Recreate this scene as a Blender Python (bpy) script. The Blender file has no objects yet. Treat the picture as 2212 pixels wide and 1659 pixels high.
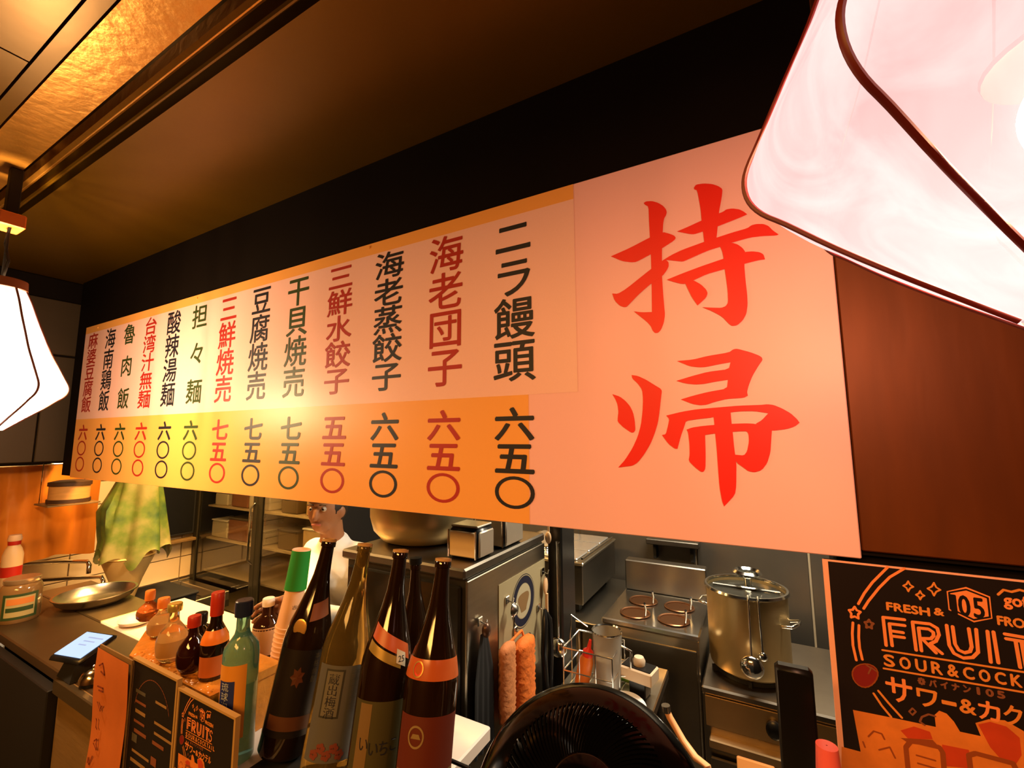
import bpy, bmesh, math, random
from mathutils import Vector, Matrix, Quaternion
R = math.radians
PI = math.pi
C = bpy.context.scene.collection
random.seed(7)

# ------------------------------------------------------------------ camera
FPX, CX, CY = 946.0, 1106.0, 829.5
CAM = Vector((0.0, 0.0, 1.75))
_ux = -Vector((-631 - CX, CY - 950, -FPX)).normalized()
_up = Vector((1072 - CX, CY + 7128, -FPX)).normalized()
_uz = (_up - _up.dot(_ux) * _ux).normalized()
_uy = _uz.cross(_ux)
M3 = Matrix((_ux, _uy, _uz))            # camera axes -> world
cam_data = bpy.data.cameras.new('camera')
cam_data.sensor_width = 36.0
cam_data.lens = FPX / 2212 * 36.0
cam_data.clip_start = 0.02
cam = bpy.data.objects.new('camera', cam_data)
C.objects.link(cam)
cam.matrix_world = Matrix.Translation(CAM) @ M3.to_4x4()
bpy.context.scene.camera = cam

def ray(x, y):
    return M3 @ Vector(((x - CX) / FPX, (CY - y) / FPX, -1.0))
def aY(x, y, v):
    r = ray(x, y); return CAM + r * (v / r.y)
def aX(x, y, v):
    r = ray(x, y); return CAM + r * (v / r.x)
def aZ(x, y, v):
    r = ray(x, y); return CAM + r * ((v - CAM.z) / r.z)

# ------------------------------------------------------------------ world, lights, exposure
w = bpy.data.worlds.new('world'); bpy.context.scene.world = w
w.use_nodes = True
w.node_tree.nodes['Background'].inputs[0].default_value = (0.55, 0.32, 0.14, 1)
w.node_tree.nodes['Background'].inputs[1].default_value = 0.02
vs = bpy.context.scene.view_settings
vs.view_transform = 'Standard'; vs.look = 'None'; vs.gamma = 1.0
vs.exposure = 1.62; vs.use_curve_mapping = False

def area(name, loc, rot, sx, sy, power, col):
    d = bpy.data.lights.new(name, 'AREA'); d.shape = 'RECTANGLE'
    d.size = sx; d.size_y = sy; d.energy = power; d.color = col
    o = bpy.data.objects.new(name, d); C.objects.link(o)
    o.location = loc; o.rotation_euler = rot
    return o
area('kitchen_hood_light', (0.1, 2.0, 2.5), (0, 0, 0), 1.0, 0.25, 25, (1.0, 0.88, 0.68))
area('kitchen_warm_fill', (-2.4, 1.35, 2.5), (0, 0, 0), 1.2, 0.3, 36, (1.0, 0.56, 0.18))  # unseen fill added for the warm ambient light of the kitchen
area('dining_fill_light', (-0.6, -1.2, 2.5), (0, 0, 0), 1.2, 0.6, 30, (1.0, 0.46, 0.10))  # unseen fill added behind the camera to brighten the sign and dining side

# ------------------------------------------------------------------ materials
MATS = {}
def mat(name, col, rough=0.5, metal=0.0, noise=0.0, scale=20.0, bump=0.0, trans=0.0, ior=1.45,
        emit=None, estr=0.0, spec=0.5, stretch=None, alpha=1.0):
    if name in MATS: return MATS[name]
    m = bpy.data.materials.new(name); m.use_nodes = True
    nt = m.node_tree; b = nt.nodes['Principled BSDF']
    b.inputs['Base Color'].default_value = (*col, 1)
    b.inputs['Roughness'].default_value = rough
    b.inputs['Metallic'].default_value = metal
    b.inputs['Specular IOR Level'].default_value = spec
    b.inputs['Transmission Weight'].default_value = trans
    b.inputs['IOR'].default_value = ior
    b.inputs['Alpha'].default_value = alpha
    if emit:
        b.inputs['Emission Color'].default_value = (*emit, 1)
        b.inputs['Emission Strength'].default_value = estr
    if noise > 0 or bump > 0:
        tc = nt.nodes.new('ShaderNodeTexCoord')
        mp = nt.nodes.new('ShaderNodeMapping')
        nt.links.new(tc.outputs['Object'], mp.inputs[0])
        if stretch: mp.inputs['Scale'].default_value = stretch
        nz = nt.nodes.new('ShaderNodeTexNoise')
        nz.inputs['Scale'].default_value = scale; nz.inputs['Detail'].default_value = 5
        nt.links.new(mp.outputs[0], nz.inputs['Vector'])
        if noise > 0:
            r = nt.nodes.new('ShaderNodeMapRange')
            r.inputs[3].default_value = 1 - noise; r.inputs[4].default_value = 1 + noise
            nt.links.new(nz.outputs['Fac'], r.inputs[0])
            mx = nt.nodes.new('ShaderNodeVectorMath'); mx.operation = 'SCALE'
            mx.inputs[0].default_value = col
            nt.links.new(r.outputs[0], mx.inputs['Scale'])
            nt.links.new(mx.outputs[0], b.inputs['Base Color'])
        if bump > 0:
            bp = nt.nodes.new('ShaderNodeBump'); bp.inputs['Strength'].default_value = bump
            bp.inputs['Distance'].default_value = 0.01
            nt.links.new(nz.outputs['Fac'], bp.inputs['Height'])
            nt.links.new(bp.outputs[0], b.inputs['Normal'])
    MATS[name] = m
    return m

steel = mat('brushed_steel', (0.50, 0.46, 0.38), 0.28, 1.0, 0.18, 6, 0.03, stretch=(1, 1, 12))
steel_dark = mat('dark_steel', (0.20, 0.18, 0.15), 0.36, 1.0, 0.3, 5, 0.05)
steel_wall = mat('wall_steel', (0.24, 0.21, 0.17), 0.38, 0.9, 0.25, 3, 0.06)
chrome = mat('chrome', (0.8, 0.78, 0.72), 0.12, 1.0)
potsteel = mat('pot_steel', (0.62, 0.46, 0.22), 0.38, 0.85, 0.12, 8, 0.03)
blackp = mat('black_plastic', (0.006, 0.006, 0.006), 0.3, spec=0.4)
blackm = mat('black_matte', (0.006, 0.0055, 0.005), 0.8, 0, 0.3, 12)
fan_black = mat('fan_black', (0.0010, 0.0010, 0.0010), 0.12, spec=0.14)
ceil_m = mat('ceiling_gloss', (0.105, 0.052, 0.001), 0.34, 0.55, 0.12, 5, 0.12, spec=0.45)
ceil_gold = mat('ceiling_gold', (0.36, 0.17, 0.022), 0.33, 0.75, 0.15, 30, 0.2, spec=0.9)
bulk_m = mat('bulkhead_dark', (0.005, 0.003, 0.002), 0.75, 0, 0.25, 6, 0.05, spec=0.1)
wood_m = mat('counter_wood', (0.20, 0.115, 0.035), 0.55, 0, 0.3, 9, 0.1, stretch=(1, 1, 6))
white_top = mat('white_laminate', (0.78, 0.66, 0.55), 0.4, 0, 0.05, 4)
tile_m = mat('cream_tile', (0.66, 0.50, 0.30), 0.25, 0, 0.08, 3, 0.02)
grout_m = mat('grout', (0.26, 0.19, 0.11), 0.9)
wall_m = mat('kitchen_plaster', (0.42, 0.32, 0.2), 0.8, 0, 0.15, 5)
floor_m = mat('floor_tile', (0.10, 0.075, 0.05), 0.5, 0, 0.3, 6)
room_m = mat('dining_wall', (0.06, 0.03, 0.014), 0.7, 0, 0.2, 4)
glass_clear = mat('clear_glass', (0.95, 0.95, 0.9), 0.02, trans=1.0, ior=1.45)
ink_black = mat('ink_black', (0.012, 0.012, 0.02), 0.5)
ink_green = mat('ink_green', (0.03, 0.055, 0.008), 0.5)
ink_red = mat('ink_red', (0.42, 0.022, 0.012), 0.5)
red_letter = mat('red_letter', (0.80, 0.012, 0.008), 0.45)
white_m = mat('white_cloth', (0.85, 0.82, 0.76), 0.85, 0, 0.05, 30, 0.1)
skin_m = mat('skin', (0.33, 0.14, 0.06), 0.5, 0, 0.06, 25, 0.03)
orange_m = mat('orange_print', (0.85, 0.22, 0.03), 0.5)

# ------------------------------------------------------------------ mesh helpers
class MB:
    def __init__(s, org=(0, 0, 0)):
        s.v = []; s.f = []; s.o = Vector(org)
    def add(s, vs_, fs_):
        n = len(s.v); s.v += [Vector(a) for a in vs_]
        s.f += [tuple(i + n for i in f) for f in fs_]; return s
    def box(s, x0, x1, y0, y1, z0, z1, bev=0.0):
        b = min(bev, abs(x1 - x0) * .45, abs(y1 - y0) * .45, abs(z1 - z0) * .45)
        if b <= 0:
            return s.add([(x0,y0,z0),(x1,y0,z0),(x1,y1,z0),(x0,y1,z0),(x0,y0,z1),(x1,y0,z1),(x1,y1,z1),(x0,y1,z1)],
                  [(0,3,2,1),(4,5,6,7),(0,1,5,4),(1,2,6,5),(2,3,7,6),(3,0,4,7)])
        vs_ = []
        for xi, sx in ((x0, 1), (x1, -1)):
            for yi, sy in ((y0, 1), (y1, -1)):
                for zi, sz in ((z0, 1), (z1, -1)):
                    vs_ += [(xi, yi+sy*b, zi+sz*b), (xi+sx*b, yi, zi+sz*b), (xi+sx*b, yi+sy*b, zi)]
        bm = bmesh.new()
        for v in vs_: bm.verts.new(v)
        r = bmesh.ops.convex_hull(bm, input=bm.verts)
        bm.verts.index_update()
        V = [v.co.copy() for v in bm.verts]; Fc = [tuple(v.index for v in f.verts) for f in bm.faces]
        bm.free()
        return s.add(V, Fc)
    def tube(s, pts, rad, n=10, cap=True):
        pts = [Vector(p) for p in pts]
        rr = rad if isinstance(rad, (list, tuple)) else [rad] * len(pts)
        base = len(s.v); prev = None
        for i, p in enumerate(pts):
            d = (pts[min(i+1, len(pts)-1)] - pts[max(i-1, 0)]).normalized()
            if prev is None:
                a = d.orthogonal().normalized()
            else:
                a = (prev - prev.dot(d) * d).normalized()
            prev = a; b = d.cross(a)
            for k in range(n):
                t = 2*PI*k/n
                s.v.append(p + (a*math.cos(t) + b*math.sin(t)) * rr[i])
        for i in range(len(pts)-1):
            for k in range(n):
                k2 = (k+1) % n
                s.f.append((base+i*n+k, base+i*n+k2, base+(i+1)*n+k2, base+(i+1)*n+k))
        if cap:
            s.f.append(tuple(base+k for k in range(n))[::-1])
            e = base+(len(pts)-1)*n
            s.f.append(tuple(e+k for k in range(n)))
        return s
    def lathe(s, prof, o=(0, 0, 0), n=28, a0=0.0, a1=2*PI):
        o = Vector(o); base = len(s.v); full = abs(a1-a0-2*PI) < 1e-6
        m = n if full else n+1
        for r, z in prof:
            for k in range(m):
                t = a0 + (a1-a0)*k/n
                s.v.append(o + Vector((r*math.cos(t), r*math.sin(t), z)))
        for i in range(len(prof)-1):
            for k in range(n):
                k2 = (k+1) % m if full else k+1
                s.f.append((base+i*m+k, base+i*m+k2, base+(i+1)*m+k2, base+(i+1)*m+k))
        return s
    def ball(s, c, r, n=14, sc=(1, 1, 1)):
        c = Vector(c)
        pr = [(max(1e-5, math.sin(PI*i/n)), -math.cos(PI*i/n)) for i in range(n+1)]
        b = len(s.v); s.lathe(pr, (0, 0, 0), n*2)
        for i in range(b, len(s.v)):
            v = s.v[i]; s.v[i] = c + Vector((v.x*r*sc[0], v.y*r*sc[1], v.z*r*sc[2]))
        return s
    def poly(s, pts):
        n = len(s.v); s.v += [Vector(p) for p in pts]; s.f.append(tuple(range(n, n+len(pts)))); return s
    def prism(s, pts, ext):
        ext = Vector(ext); n = len(s.v); k = len(pts)
        s.v += [Vector(p) for p in pts] + [Vector(p)+ext for p in pts]
        s.f.append(tuple(range(n, n+k))); s.f.append(tuple(range(n+2*k-1, n+k-1, -1)))
        for i in range(k):
            j = (i+1) % k; s.f.append((n+i, n+k+i, n+k+j, n+j))
        return s
    def xf(s, m):
        s.v = [m @ v for v in s.v]; return s
    def build(s, name, m, parent=None, smooth=None, fix=True):
        me = bpy.data.meshes.new(name)
        off = s.o
        if parent is not None and 'abs' in parent: off = Vector(parent['abs'])
        me.from_pydata([v - off for v in s.v], [], s.f)
        bm = bmesh.new(); bm.from_mesh(me)
        bmesh.ops.remove_doubles(bm, verts=bm.verts, dist=1e-6)
        ng = [f for f in bm.faces if len(f.verts) > 4]
        if ng: bmesh.ops.triangulate(bm, faces=ng)
        if fix: bmesh.ops.recalc_face_normals(bm, faces=bm.faces)
        bm.to_mesh(me); bm.free()
        me.materials.append(m)
        o = bpy.data.objects.new(name, me); C.objects.link(o)
        if parent is not None: o.parent = parent
        else: o.location = s.o
        if smooth is not None:
            for p in me.polygons: p.use_smooth = True
            try: me.set_sharp_from_angle(angle=R(smooth))
            except Exception: pass
        return o

def thing(name, label, cat, loc=(0, 0, 0), group=None, rot=None):
    """Empty at the thing's base; its parts are meshed in world space (loc is subtracted) unless it is rotated."""
    o = bpy.data.objects.new(name, None); C.objects.link(o); o.empty_display_size = .05
    o.location = loc; o['label'] = label; o['category'] = cat
    if group: o['group'] = group
    if rot is None: o['abs'] = tuple(loc)
    else:
        o.rotation_mode = 'QUATERNION'; o.rotation_quaternion = rot
    return o
def tag(o, label, cat, group=None):
    o['label'] = label; o['category'] = cat
    if group: o['group'] = group
    return o
def struct(o):
    o['kind'] = 'structure'; return o
def clean(o):
    if 'abs' in o: del o['abs']

# flat print on a plane: P0 origin, U right, V up, N towards the viewer
GL = {}
def glyph(ch, bold=0.0):
    k = (ch, bold)
    if k in GL: return GL[k]
    cu = bpy.data.curves.new('g', 'FONT'); cu.body = ch; cu.offset = bold; cu.resolution_u = 3
    ob = bpy.data.objects.new('g', cu); C.objects.link(ob)
    dg = bpy.context.evaluated_depsgraph_get(); dg.update()
    me = ob.evaluated_get(dg).to_mesh()
    V = [(v.co.x, v.co.y) for v in me.vertices]; Fc = [tuple(p.vertices) for p in me.polygons]
    ob.evaluated_get(dg).to_mesh_clear()
    bpy.data.objects.remove(ob); bpy.data.curves.remove(cu)
    GL[k] = (V, Fc); return GL[k]
def put_text(mb, s_, fn, x0, x1, z0, z1, bold=0.0, em=False):
    """string fitted to the rectangle; em keeps the full-width cell of a kanji instead of its ink box"""
    if bold > 0:                       # thicker stroke: a few shifted layers
        d = bold
        for i, (dx, dz) in enumerate(((-d, 0), (d, 0), (0, d), (0, -d), (d*.7, d*.7), (-d*.7, -d*.7))):
            put_text(mb, s_, (lambda x, z, i=i, dx=dx, dz=dz: fn(x+dx, z+dz) + Vector((0, -.00006*i, 0))), x0, x1, z0, z1, 0, em)
        return
    V, Fc = glyph(s_, bold)
    if not V: return
    if em: a0, a1, b0, b1 = 0.035, .965, -.08, .845
    else:
        a0 = min(v[0] for v in V); a1 = max(v[0] for v in V); b0 = min(v[1] for v in V); b1 = max(v[1] for v in V)
    mb.add([fn(x0+(v[0]-a0)/(a1-a0)*(x1-x0), z0+(v[1]-b0)/max(1e-6, b1-b0)*(z1-z0)) for v in V], Fc)
def ribbon(pts, wd, n_cap=6):
    """flat round-ended stroke through 2-D points -> list of quads/polys"""
    out = []
    for a, b in zip(pts, pts[1:]):
        a = Vector(a); b = Vector(b); d = (b-a)
        if d.length < 1e-9: continue
        d.normalize(); n = Vector((-d.y, d.x)) * wd/2
        out.append([a+n, a-n, b-n, b+n])
    for p in pts:
        out.append([Vector((p[0]+wd/2*math.cos(2*PI*k/(n_cap*2)), p[1]+wd/2*math.sin(2*PI*k/(n_cap*2)))) for k in range(n_cap*2)])
    return out
def arc(cx, cz, r, a0, a1, n=24, sy=1.0):
    return [(cx+r*math.cos(R(a0+(a1-a0)*i/n)), cz+sy*r*math.sin(R(a0+(a1-a0)*i/n))) for i in range(n+1)]

# ================================================================== THE SETTING
struct(MB().box(-4.2, 2.2, -2.2, 2.85, -0.05, 0).build('floor', floor_m))
# ceiling: kitchen side slab and the glossy soffit seen from the dining side
ce = struct(MB().box(-4.2, 2.2, .49, 2.85, 2.60, 2.70).box(-4.2, 2.2, -2.2, .49, 2.70, 2.76).build('ceiling', ceil_m))
def cpart(nm, m, *bx):
    mb = MB()
    for b in bx: mb.box(*b)
    return mb.build(nm, m, ce)
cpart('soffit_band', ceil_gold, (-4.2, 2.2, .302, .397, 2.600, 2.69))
cpart('ceiling_panel', ceil_m, (-4.2, 2.2, .268, .296, 2.596, 2.69))
cpart('ceiling_panel', ceil_m, (-1.392, 2.2, -2.2, .264, 2.600, 2.69))
cpart('ceiling_panel', ceil_m, (-4.2, -1.398, -2.2, .264, 2.600, 2.69))
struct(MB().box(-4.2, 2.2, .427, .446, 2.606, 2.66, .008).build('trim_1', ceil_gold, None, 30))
struct(MB().box(-4.2, 2.2, .462, .474, 2.602, 2.66, .004).build('trim_2', ceil_m, None, 30))

wb = struct(MB().box(-4.2, 2.2, 2.75, 2.85, 0, 2.6).build('wall_back', wall_m))
for i, (x0, x1) in enumerate(((-1.9, -1.02), (-1.01, -.33), (-.32, .20), (.21, 1.3))):
    MB().box(x0, x1, 2.738, 2.749, .1, 2.55, .003).build('panel', steel_wall, wb)
wl = struct(MB().box(-4.2, -3.82, -2.2, 2.75, 0, 2.6).build('wall_left', grout_m))
tw, th = .31, .15
for r in range(6):
    for c in range(-1, 5):
        y0 = .55 + c*tw + (.0 if r % 2 else .0); z0 = .72 + r*th
        y1 = min(y0+tw-.006, 1.86)
        if y0 > 1.84: continue
        MB().box(-3.82, -3.808 + random.uniform(-.001, .001), y0, y1, z0, z0+th-.006, .002).build('tile', tile_m, wl)
MB().box(-3.819, -3.80, -2.2, 2.75, 1.63, 2.6).build('upper_panel', wall_m, wl)
struct(MB().box(2.1, 2.2, -2.2, 2.75, 0, 2.6).build('wall_right', room_m))
struct(MB().box(-4.2, 2.2, -2.3, -2.2, 0, 2.7).build('wall_front', room_m))

# dark bulkhead that carries the sign
bh = struct(MB().box(-3.2, 2.1, .912, .99, 1.558, 2.6).build('wall_bulkhead', bulk_m))
MB().box(.140, 2.1, .905, .912, 1.565, 2.595, .002).build('panel', mat('bulkhead_side', (0.13, 0.030, 0.001), 0.5, 0.4, 0.3, 5, 0.05, stretch=(6, 1, 1)), bh)
# pillar under it at the right, behind the poster
struct(MB().box(.108, 2.1, .925, 1.02, 0, 1.557).build('wall_pillar', bulk_m))

# hanging dark casing at the far left end
cs = thing('ceiling_casing', 'dark panelled casing hanging from the ceiling at the far left end of the sign', 'casing', (-3.4, 0, 1.61))
MB().box(-3.42, -3.22, -.9, .97, 1.62, 2.598, .004).build('body', bulk_m, cs)
dkp = mat('casing_panel', (0.035, 0.022, 0.010), .5, 0, .2, 6)
MB().box(-3.219, -3.206, -.9, .965, 2.19, 2.48, .003).build('panel', dkp, cs)
MB().box(-3.219, -3.206, -.9, .80, 1.63, 2.18, .003).build('panel', dkp, cs)
MB().box(-3.219, -3.206, .806, .965, 1.63, 2.18, .003).build('panel', dkp, cs)

# ================================================================== THE SIGN
SY = .9
sg = thing('menu_sign', 'long pale menu sign with rows of Japanese dish names and two big red brush characters', 'sign', (-1.455, SY, 1.554))
def pS(off):
    return lambda x, z: Vector((x, SY-off, z))
b_right = mat('sign_peach', (0.92, 0.54, 0.56), .42, 0, .03, 3, .004, spec=.45)
b_top = mat('sign_pale', (0.92, 0.58, 0.54), .42, 0, .03, 300, .01, spec=.45)
b_low = mat('sign_amber', (0.90, 0.42, 0.10), .42, 0, .03, 3, .004, spec=.5)
MB().box(-3.047, .138, SY, SY+.009, 1.554, 2.327, .0015).build('board', b_right, sg)
f = pS(.0006)
MB().poly([f(-3.046, 1.845), f(-.330, 1.845), f(-.330, 2.290), f(-3.046, 2.290)]).build('dish_panel', b_top, sg, fix=False)
MB().poly([f(-3.046, 1.555), f(-.45, 1.555), f(-.45, 1.845), f(-3.046, 1.845)]).build('price_panel', b_low, sg, fix=False)
MB().poly([f(-3.046, 2.290), f(-.330, 2.290), f(-.330, 2.326), f(-3.046, 2.326)]).build('top_strip', b_low, sg, fix=False)
# soft blend between the amber price strip and the peach end panel
dishes = [('ニラ饅頭', 'k', '六五〇'), ('海老団子', 'r', '六五〇'), ('海老蒸餃子', 'k', '六五〇'), ('三鮮水餃子', 'r', '五五〇'),
          ('干貝焼売', 'g', '七五〇'), ('豆腐焼売', 'k', '七五〇'), ('三鮮焼売', 'r', '七五〇'), ('担々麺', 'g', '六〇〇'),
          ('酸辣湯麺', 'k', '六〇〇'), ('台湾汁無麺', 'r', '六〇〇'), ('魯肉飯', 'g', '六〇〇'), ('海南鶏飯', 'k', '六〇〇'),
          ('麻婆豆腐飯', 'r', '六〇〇')]
inks = {'k': ink_black, 'r': ink_red, 'g': ink_green}
g1 = pS(.0012)
for k, (nm, ic, pr) in enumerate(dishes):
    xc = -.488 - .2043*k
    n = len(nm); top, bot = 2.286, 1.878; H = top-bot
    ch_h = H/n if n > 3 else .098
    mb = MB()
    for i, ch in enumerate(nm):
        if n > 3: zt = top - i*ch_h
        else: zt = top - .004 - i*(H-.098-.008)/(n-1)
        put_text(mb, ch, g1, xc-.055, xc+.055, zt-ch_h*.985, zt-ch_h*.015, .0014, True)
        if n == 3:
            mb.build('dish_character', inks[ic], sg, fix=False); mb = MB()
    if n > 3: mb.build('dish_name', inks[ic], sg, fix=False)
    mb = MB()
    for i, ch in enumerate(pr):
        zt = 1.818 - i*.0785
        if ch == '〇':
            pts = [(xc+.052*math.cos(2*PI*t/28), zt-.039+.0365*math.sin(2*PI*t/28)) for t in range(28)]
            for t in range(28):
                a, b2 = pts[t], pts[(t+1) % 28]
                ce_ = (xc, zt-.039)
                q = lambda p_: (ce_[0]+(p_[0]-ce_[0])*.80, ce_[1]+(p_[1]-ce_[1])*.80)
                mb.poly([g1(*a), g1(*b2), g1(*q(b2)), g1(*q(a))])
        else:
            put_text(mb, ch, g1, xc-.052, xc+.052, zt-.077, zt-.002, .0022, True)
    mb.build('price', inks[ic], sg, fix=False)

HA = (1300, 370, .21696); HB = (1300, 730, .22905)
strokesA = [
 [(418,318),(440,302),(500,298),(560,315),(610,345),(640,380),(648,410),(640,440),(622,470),(612,520),(607,610),(600,770),(600,1040),(610,1200),(622,1340),(630,1430),(618,1510),(590,1580),(560,1610),(530,1612),(505,1585),(490,1545),(450,1500),(318,1395),(400,1405),(500,1402),(497,1120),(490,830),(480,660),(470,480),(466,355),(430,335)],
 [(92,848),(280,765),(480,660),(607,605),(690,628),(725,645),(738,665),(722,690),(600,770),(485,830),(345,905),(290,908),(200,895)],
 [(105,1218),(160,1222),(240,1175),(490,975),(600,895),(640,885),(665,905),(668,945),(650,985),(605,1045),(490,1120),(360,1235),(252,1350),(225,1355),(180,1340),(130,1290)],
 [(918,165),(940,135),(1020,124),(1100,130),(1160,150),(1203,180),(1195,260),(1165,420),(1150,600),(1142,665),(1150,720),(1025,740),(1010,620),(995,500),(985,380),(950,190),(922,185)],
 [(750,602),(860,555),(990,495),(1160,425),(1210,405),(1240,382),(1300,373),(1370,382),(1415,405),(1448,432),(1400,455),(1160,550),(1000,605),(920,630),(880,628)],
 [(600,895),(690,838),(800,785),(1020,705),(1140,665),(1300,612),(1450,570),(1490,540),(1540,528),(1610,528),(1660,548),(1700,590),(1760,632),(1740,642),(1600,648),(1480,662),(1300,712),(1180,755),(1050,795),(860,880),(810,902),(740,895),(680,888),(650,885)],
 [(648,1082),(800,1020),(1000,945),(1215,872),(1430,805),(1500,800),(1570,808),(1610,830),(1625,880),(1560,888),(1418,925),(1230,975),(1050,1025),(910,1090),(860,1120),(800,1125),(720,1105)],
 [(1180,755),(1240,725),(1300,715),(1350,730),(1400,765),(1432,810),(1418,925),(1430,1080),(1448,1230),(1452,1330),(1440,1420),(1405,1485),(1350,1535),(1300,1542),(1270,1525),(1200,1450),(1100,1395),(1000,1355),(1100,1360),(1190,1362),(1235,1345),(1258,1310),(1255,1200),(1240,1080),(1225,975),(1215,872),(1200,800)],
 [(825,1100),(910,1085),(990,1130),(1040,1180),(1055,1215),(1040,1260),(955,1338),(900,1260),(860,1180)]]
strokesB = [
 [(100,530),(170,552),(220,590),(265,640),(295,700),(312,780),(318,870),(300,893),(275,892),(200,840),(150,790),(152,745),(158,700),(150,630),(130,580)],
 [(282,350),(340,358),(420,395),(500,445),(555,478),(568,500),(560,560),(545,700),(530,800),(500,900),(460,1000),(400,1100),(340,1175),(290,1205),(230,1212),(155,1222),(220,1150),(290,1040),(340,930),(370,820),(385,700),(390,580),(382,490),(340,430),(290,385)],
 [(710,218),(860,205),(1000,170),(1200,137),(1240,108),(1275,102),(1400,135),(1480,165),(1510,185),(1516,210),(1480,260),(1420,360),(1385,450),(1370,510),(1378,545),(1340,565),(1180,575),(1060,605),(990,630),(930,635),(860,625),(745,580),(860,545),(1000,510),(1180,478),(1190,395),(1060,415),(960,435),(880,440),(790,430),(703,405),(850,360),(1000,320),(1198,295),(1215,230),(1100,250),(980,275),(920,278),(830,268)],
 [(608,732),(760,695),(900,672),(1100,655),(1300,638),(1500,632),(1560,625),(1620,632),(1700,665),(1780,710),(1840,765),(1865,800),(1820,835),(1740,860),(1605,875),(1590,860),(1450,810),(1510,775),(1570,710),(1440,690),(1300,692),(1215,702),(1050,750),(910,765),(795,782),(780,830),(745,930),(715,1045),(690,1045),(630,1000),(568,915),(605,908),(625,830),(638,765)],
 [(800,865),(850,845),(950,830),(1060,820),(1225,810),(1360,805),(1450,810),(1605,860),(1598,960),(1590,1080),(1560,1180),(1510,1245),(1440,1267),(1380,1255),(1340,1225),(1270,1175),(1255,1100),(1340,1108),(1370,1070),(1388,980),(1385,910),(1368,880),(1300,880),(1235,885),(1070,900),(975,915),(980,1100),(978,1230),(960,1262),(935,1262),(880,1220),(820,1160),(830,1100),(828,1000),(815,890)],
 [(1050,700),(1215,700),(1225,810),(1235,890),(1250,1050),(1270,1170),(1268,1400),(1255,1480),(1155,1588),(1135,1540),(1110,1400),(1095,1200),(1085,1050),(1070,900),(1060,780)]]
def chaikin(p, t=.18):
    o = []
    for i in range(len(p)):
        a = Vector(p[i]); b = Vector(p[(i+1) % len(p)]); c = Vector(p[i-1])
        ang = (a-c).angle(b-a) if (a-c).length > 0 and (b-a).length > 0 else 0
        if ang > R(75): o.append(a); continue
        o += [a+(c-a)*t, a+(b-a)*t]
    return o
for nm, st, (ox, oy, sc) in (('brush_character', strokesA, HA), ('brush_character', strokesB, HB)):
    mb = MB()
    for si, s_ in enumerate(st):
        pts = []; gk = pS(.0010 + .00012*si)
        for p in chaikin(s_):
            q = aY(ox+p[0]*sc, oy+p[1]*sc, SY); pts.append(gk(q.x, q.z))
        mb.poly(pts)
    mb.build(nm, red_letter, sg, fix=False)
# screws and the thin light edge under the board
for x, z in ((-.98, 2.315), (-1.95, 2.312), (.10, 2.30), (-2.9, 2.31)):
    mb = MB().lathe([(1e-4, .0), (.004, 0), (.004, .003), (1e-4, .0035)], (0, 0, 0), 10)
    mb.v = [Vector((x+v.x, SY-v.z, z+v.y)) for v in mb.v]
    mb.build('screw', b_low, sg)
clean(sg)

# ================================================================== LANTERNS
def fabric(name, e1, e2, st, mixf):
    m = bpy.data.materials.new(name); m.use_nodes = True; nt = m.node_tree
    nt.nodes.clear()
    out = nt.nodes.new('ShaderNodeOutputMaterial'); em = nt.nodes.new('ShaderNodeEmission')
    tr = nt.nodes.new('ShaderNodeBsdfTransparent'); mx = nt.nodes.new('ShaderNodeMixShader')
    tc = nt.nodes.new('ShaderNodeTexCoord'); mp = nt.nodes.new('ShaderNodeMapping')
    mp.inputs['Scale'].default_value = (1, 1, .35)
    nz = nt.nodes.new('ShaderNodeTexNoise'); nz.inputs['Scale'].default_value = 16; nz.inputs['Detail'].default_value = 6
    nz.inputs['Distortion'].default_value = 1.2
    cr = nt.nodes.new('ShaderNodeValToRGB')
    cr.color_ramp.elements[0].position = .35; cr.color_ramp.elements[0].color = (*e1, 1)
    cr.color_ramp.elements[1].position = .65; cr.color_ramp.elements[1].color = (*e2, 1)
    L = nt.links.new
    L(tc.outputs['Object'], mp.inputs[0]); L(mp.outputs[0], nz.inputs['Vector']); L(nz.outputs['Fac'], cr.inputs[0])
    L(cr.outputs[0], em.inputs[0]); em.inputs[1].default_value = st
    mx.inputs[0].default_value = mixf
    tl = nt.nodes.new('ShaderNodeBsdfTranslucent'); ad = nt.nodes.new('ShaderNodeAddShader')
    tl.inputs[0].default_value = (.010, .014, .026, 1)
    L(em.outputs[0], ad.inputs[0]); L(tl.outputs[0], ad.inputs[1])
    L(ad.outputs[0], mx.inputs[1]); L(tr.outputs[0], mx.inputs[2]); L(mx.outputs[0], out.inputs[0])
    return m
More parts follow.
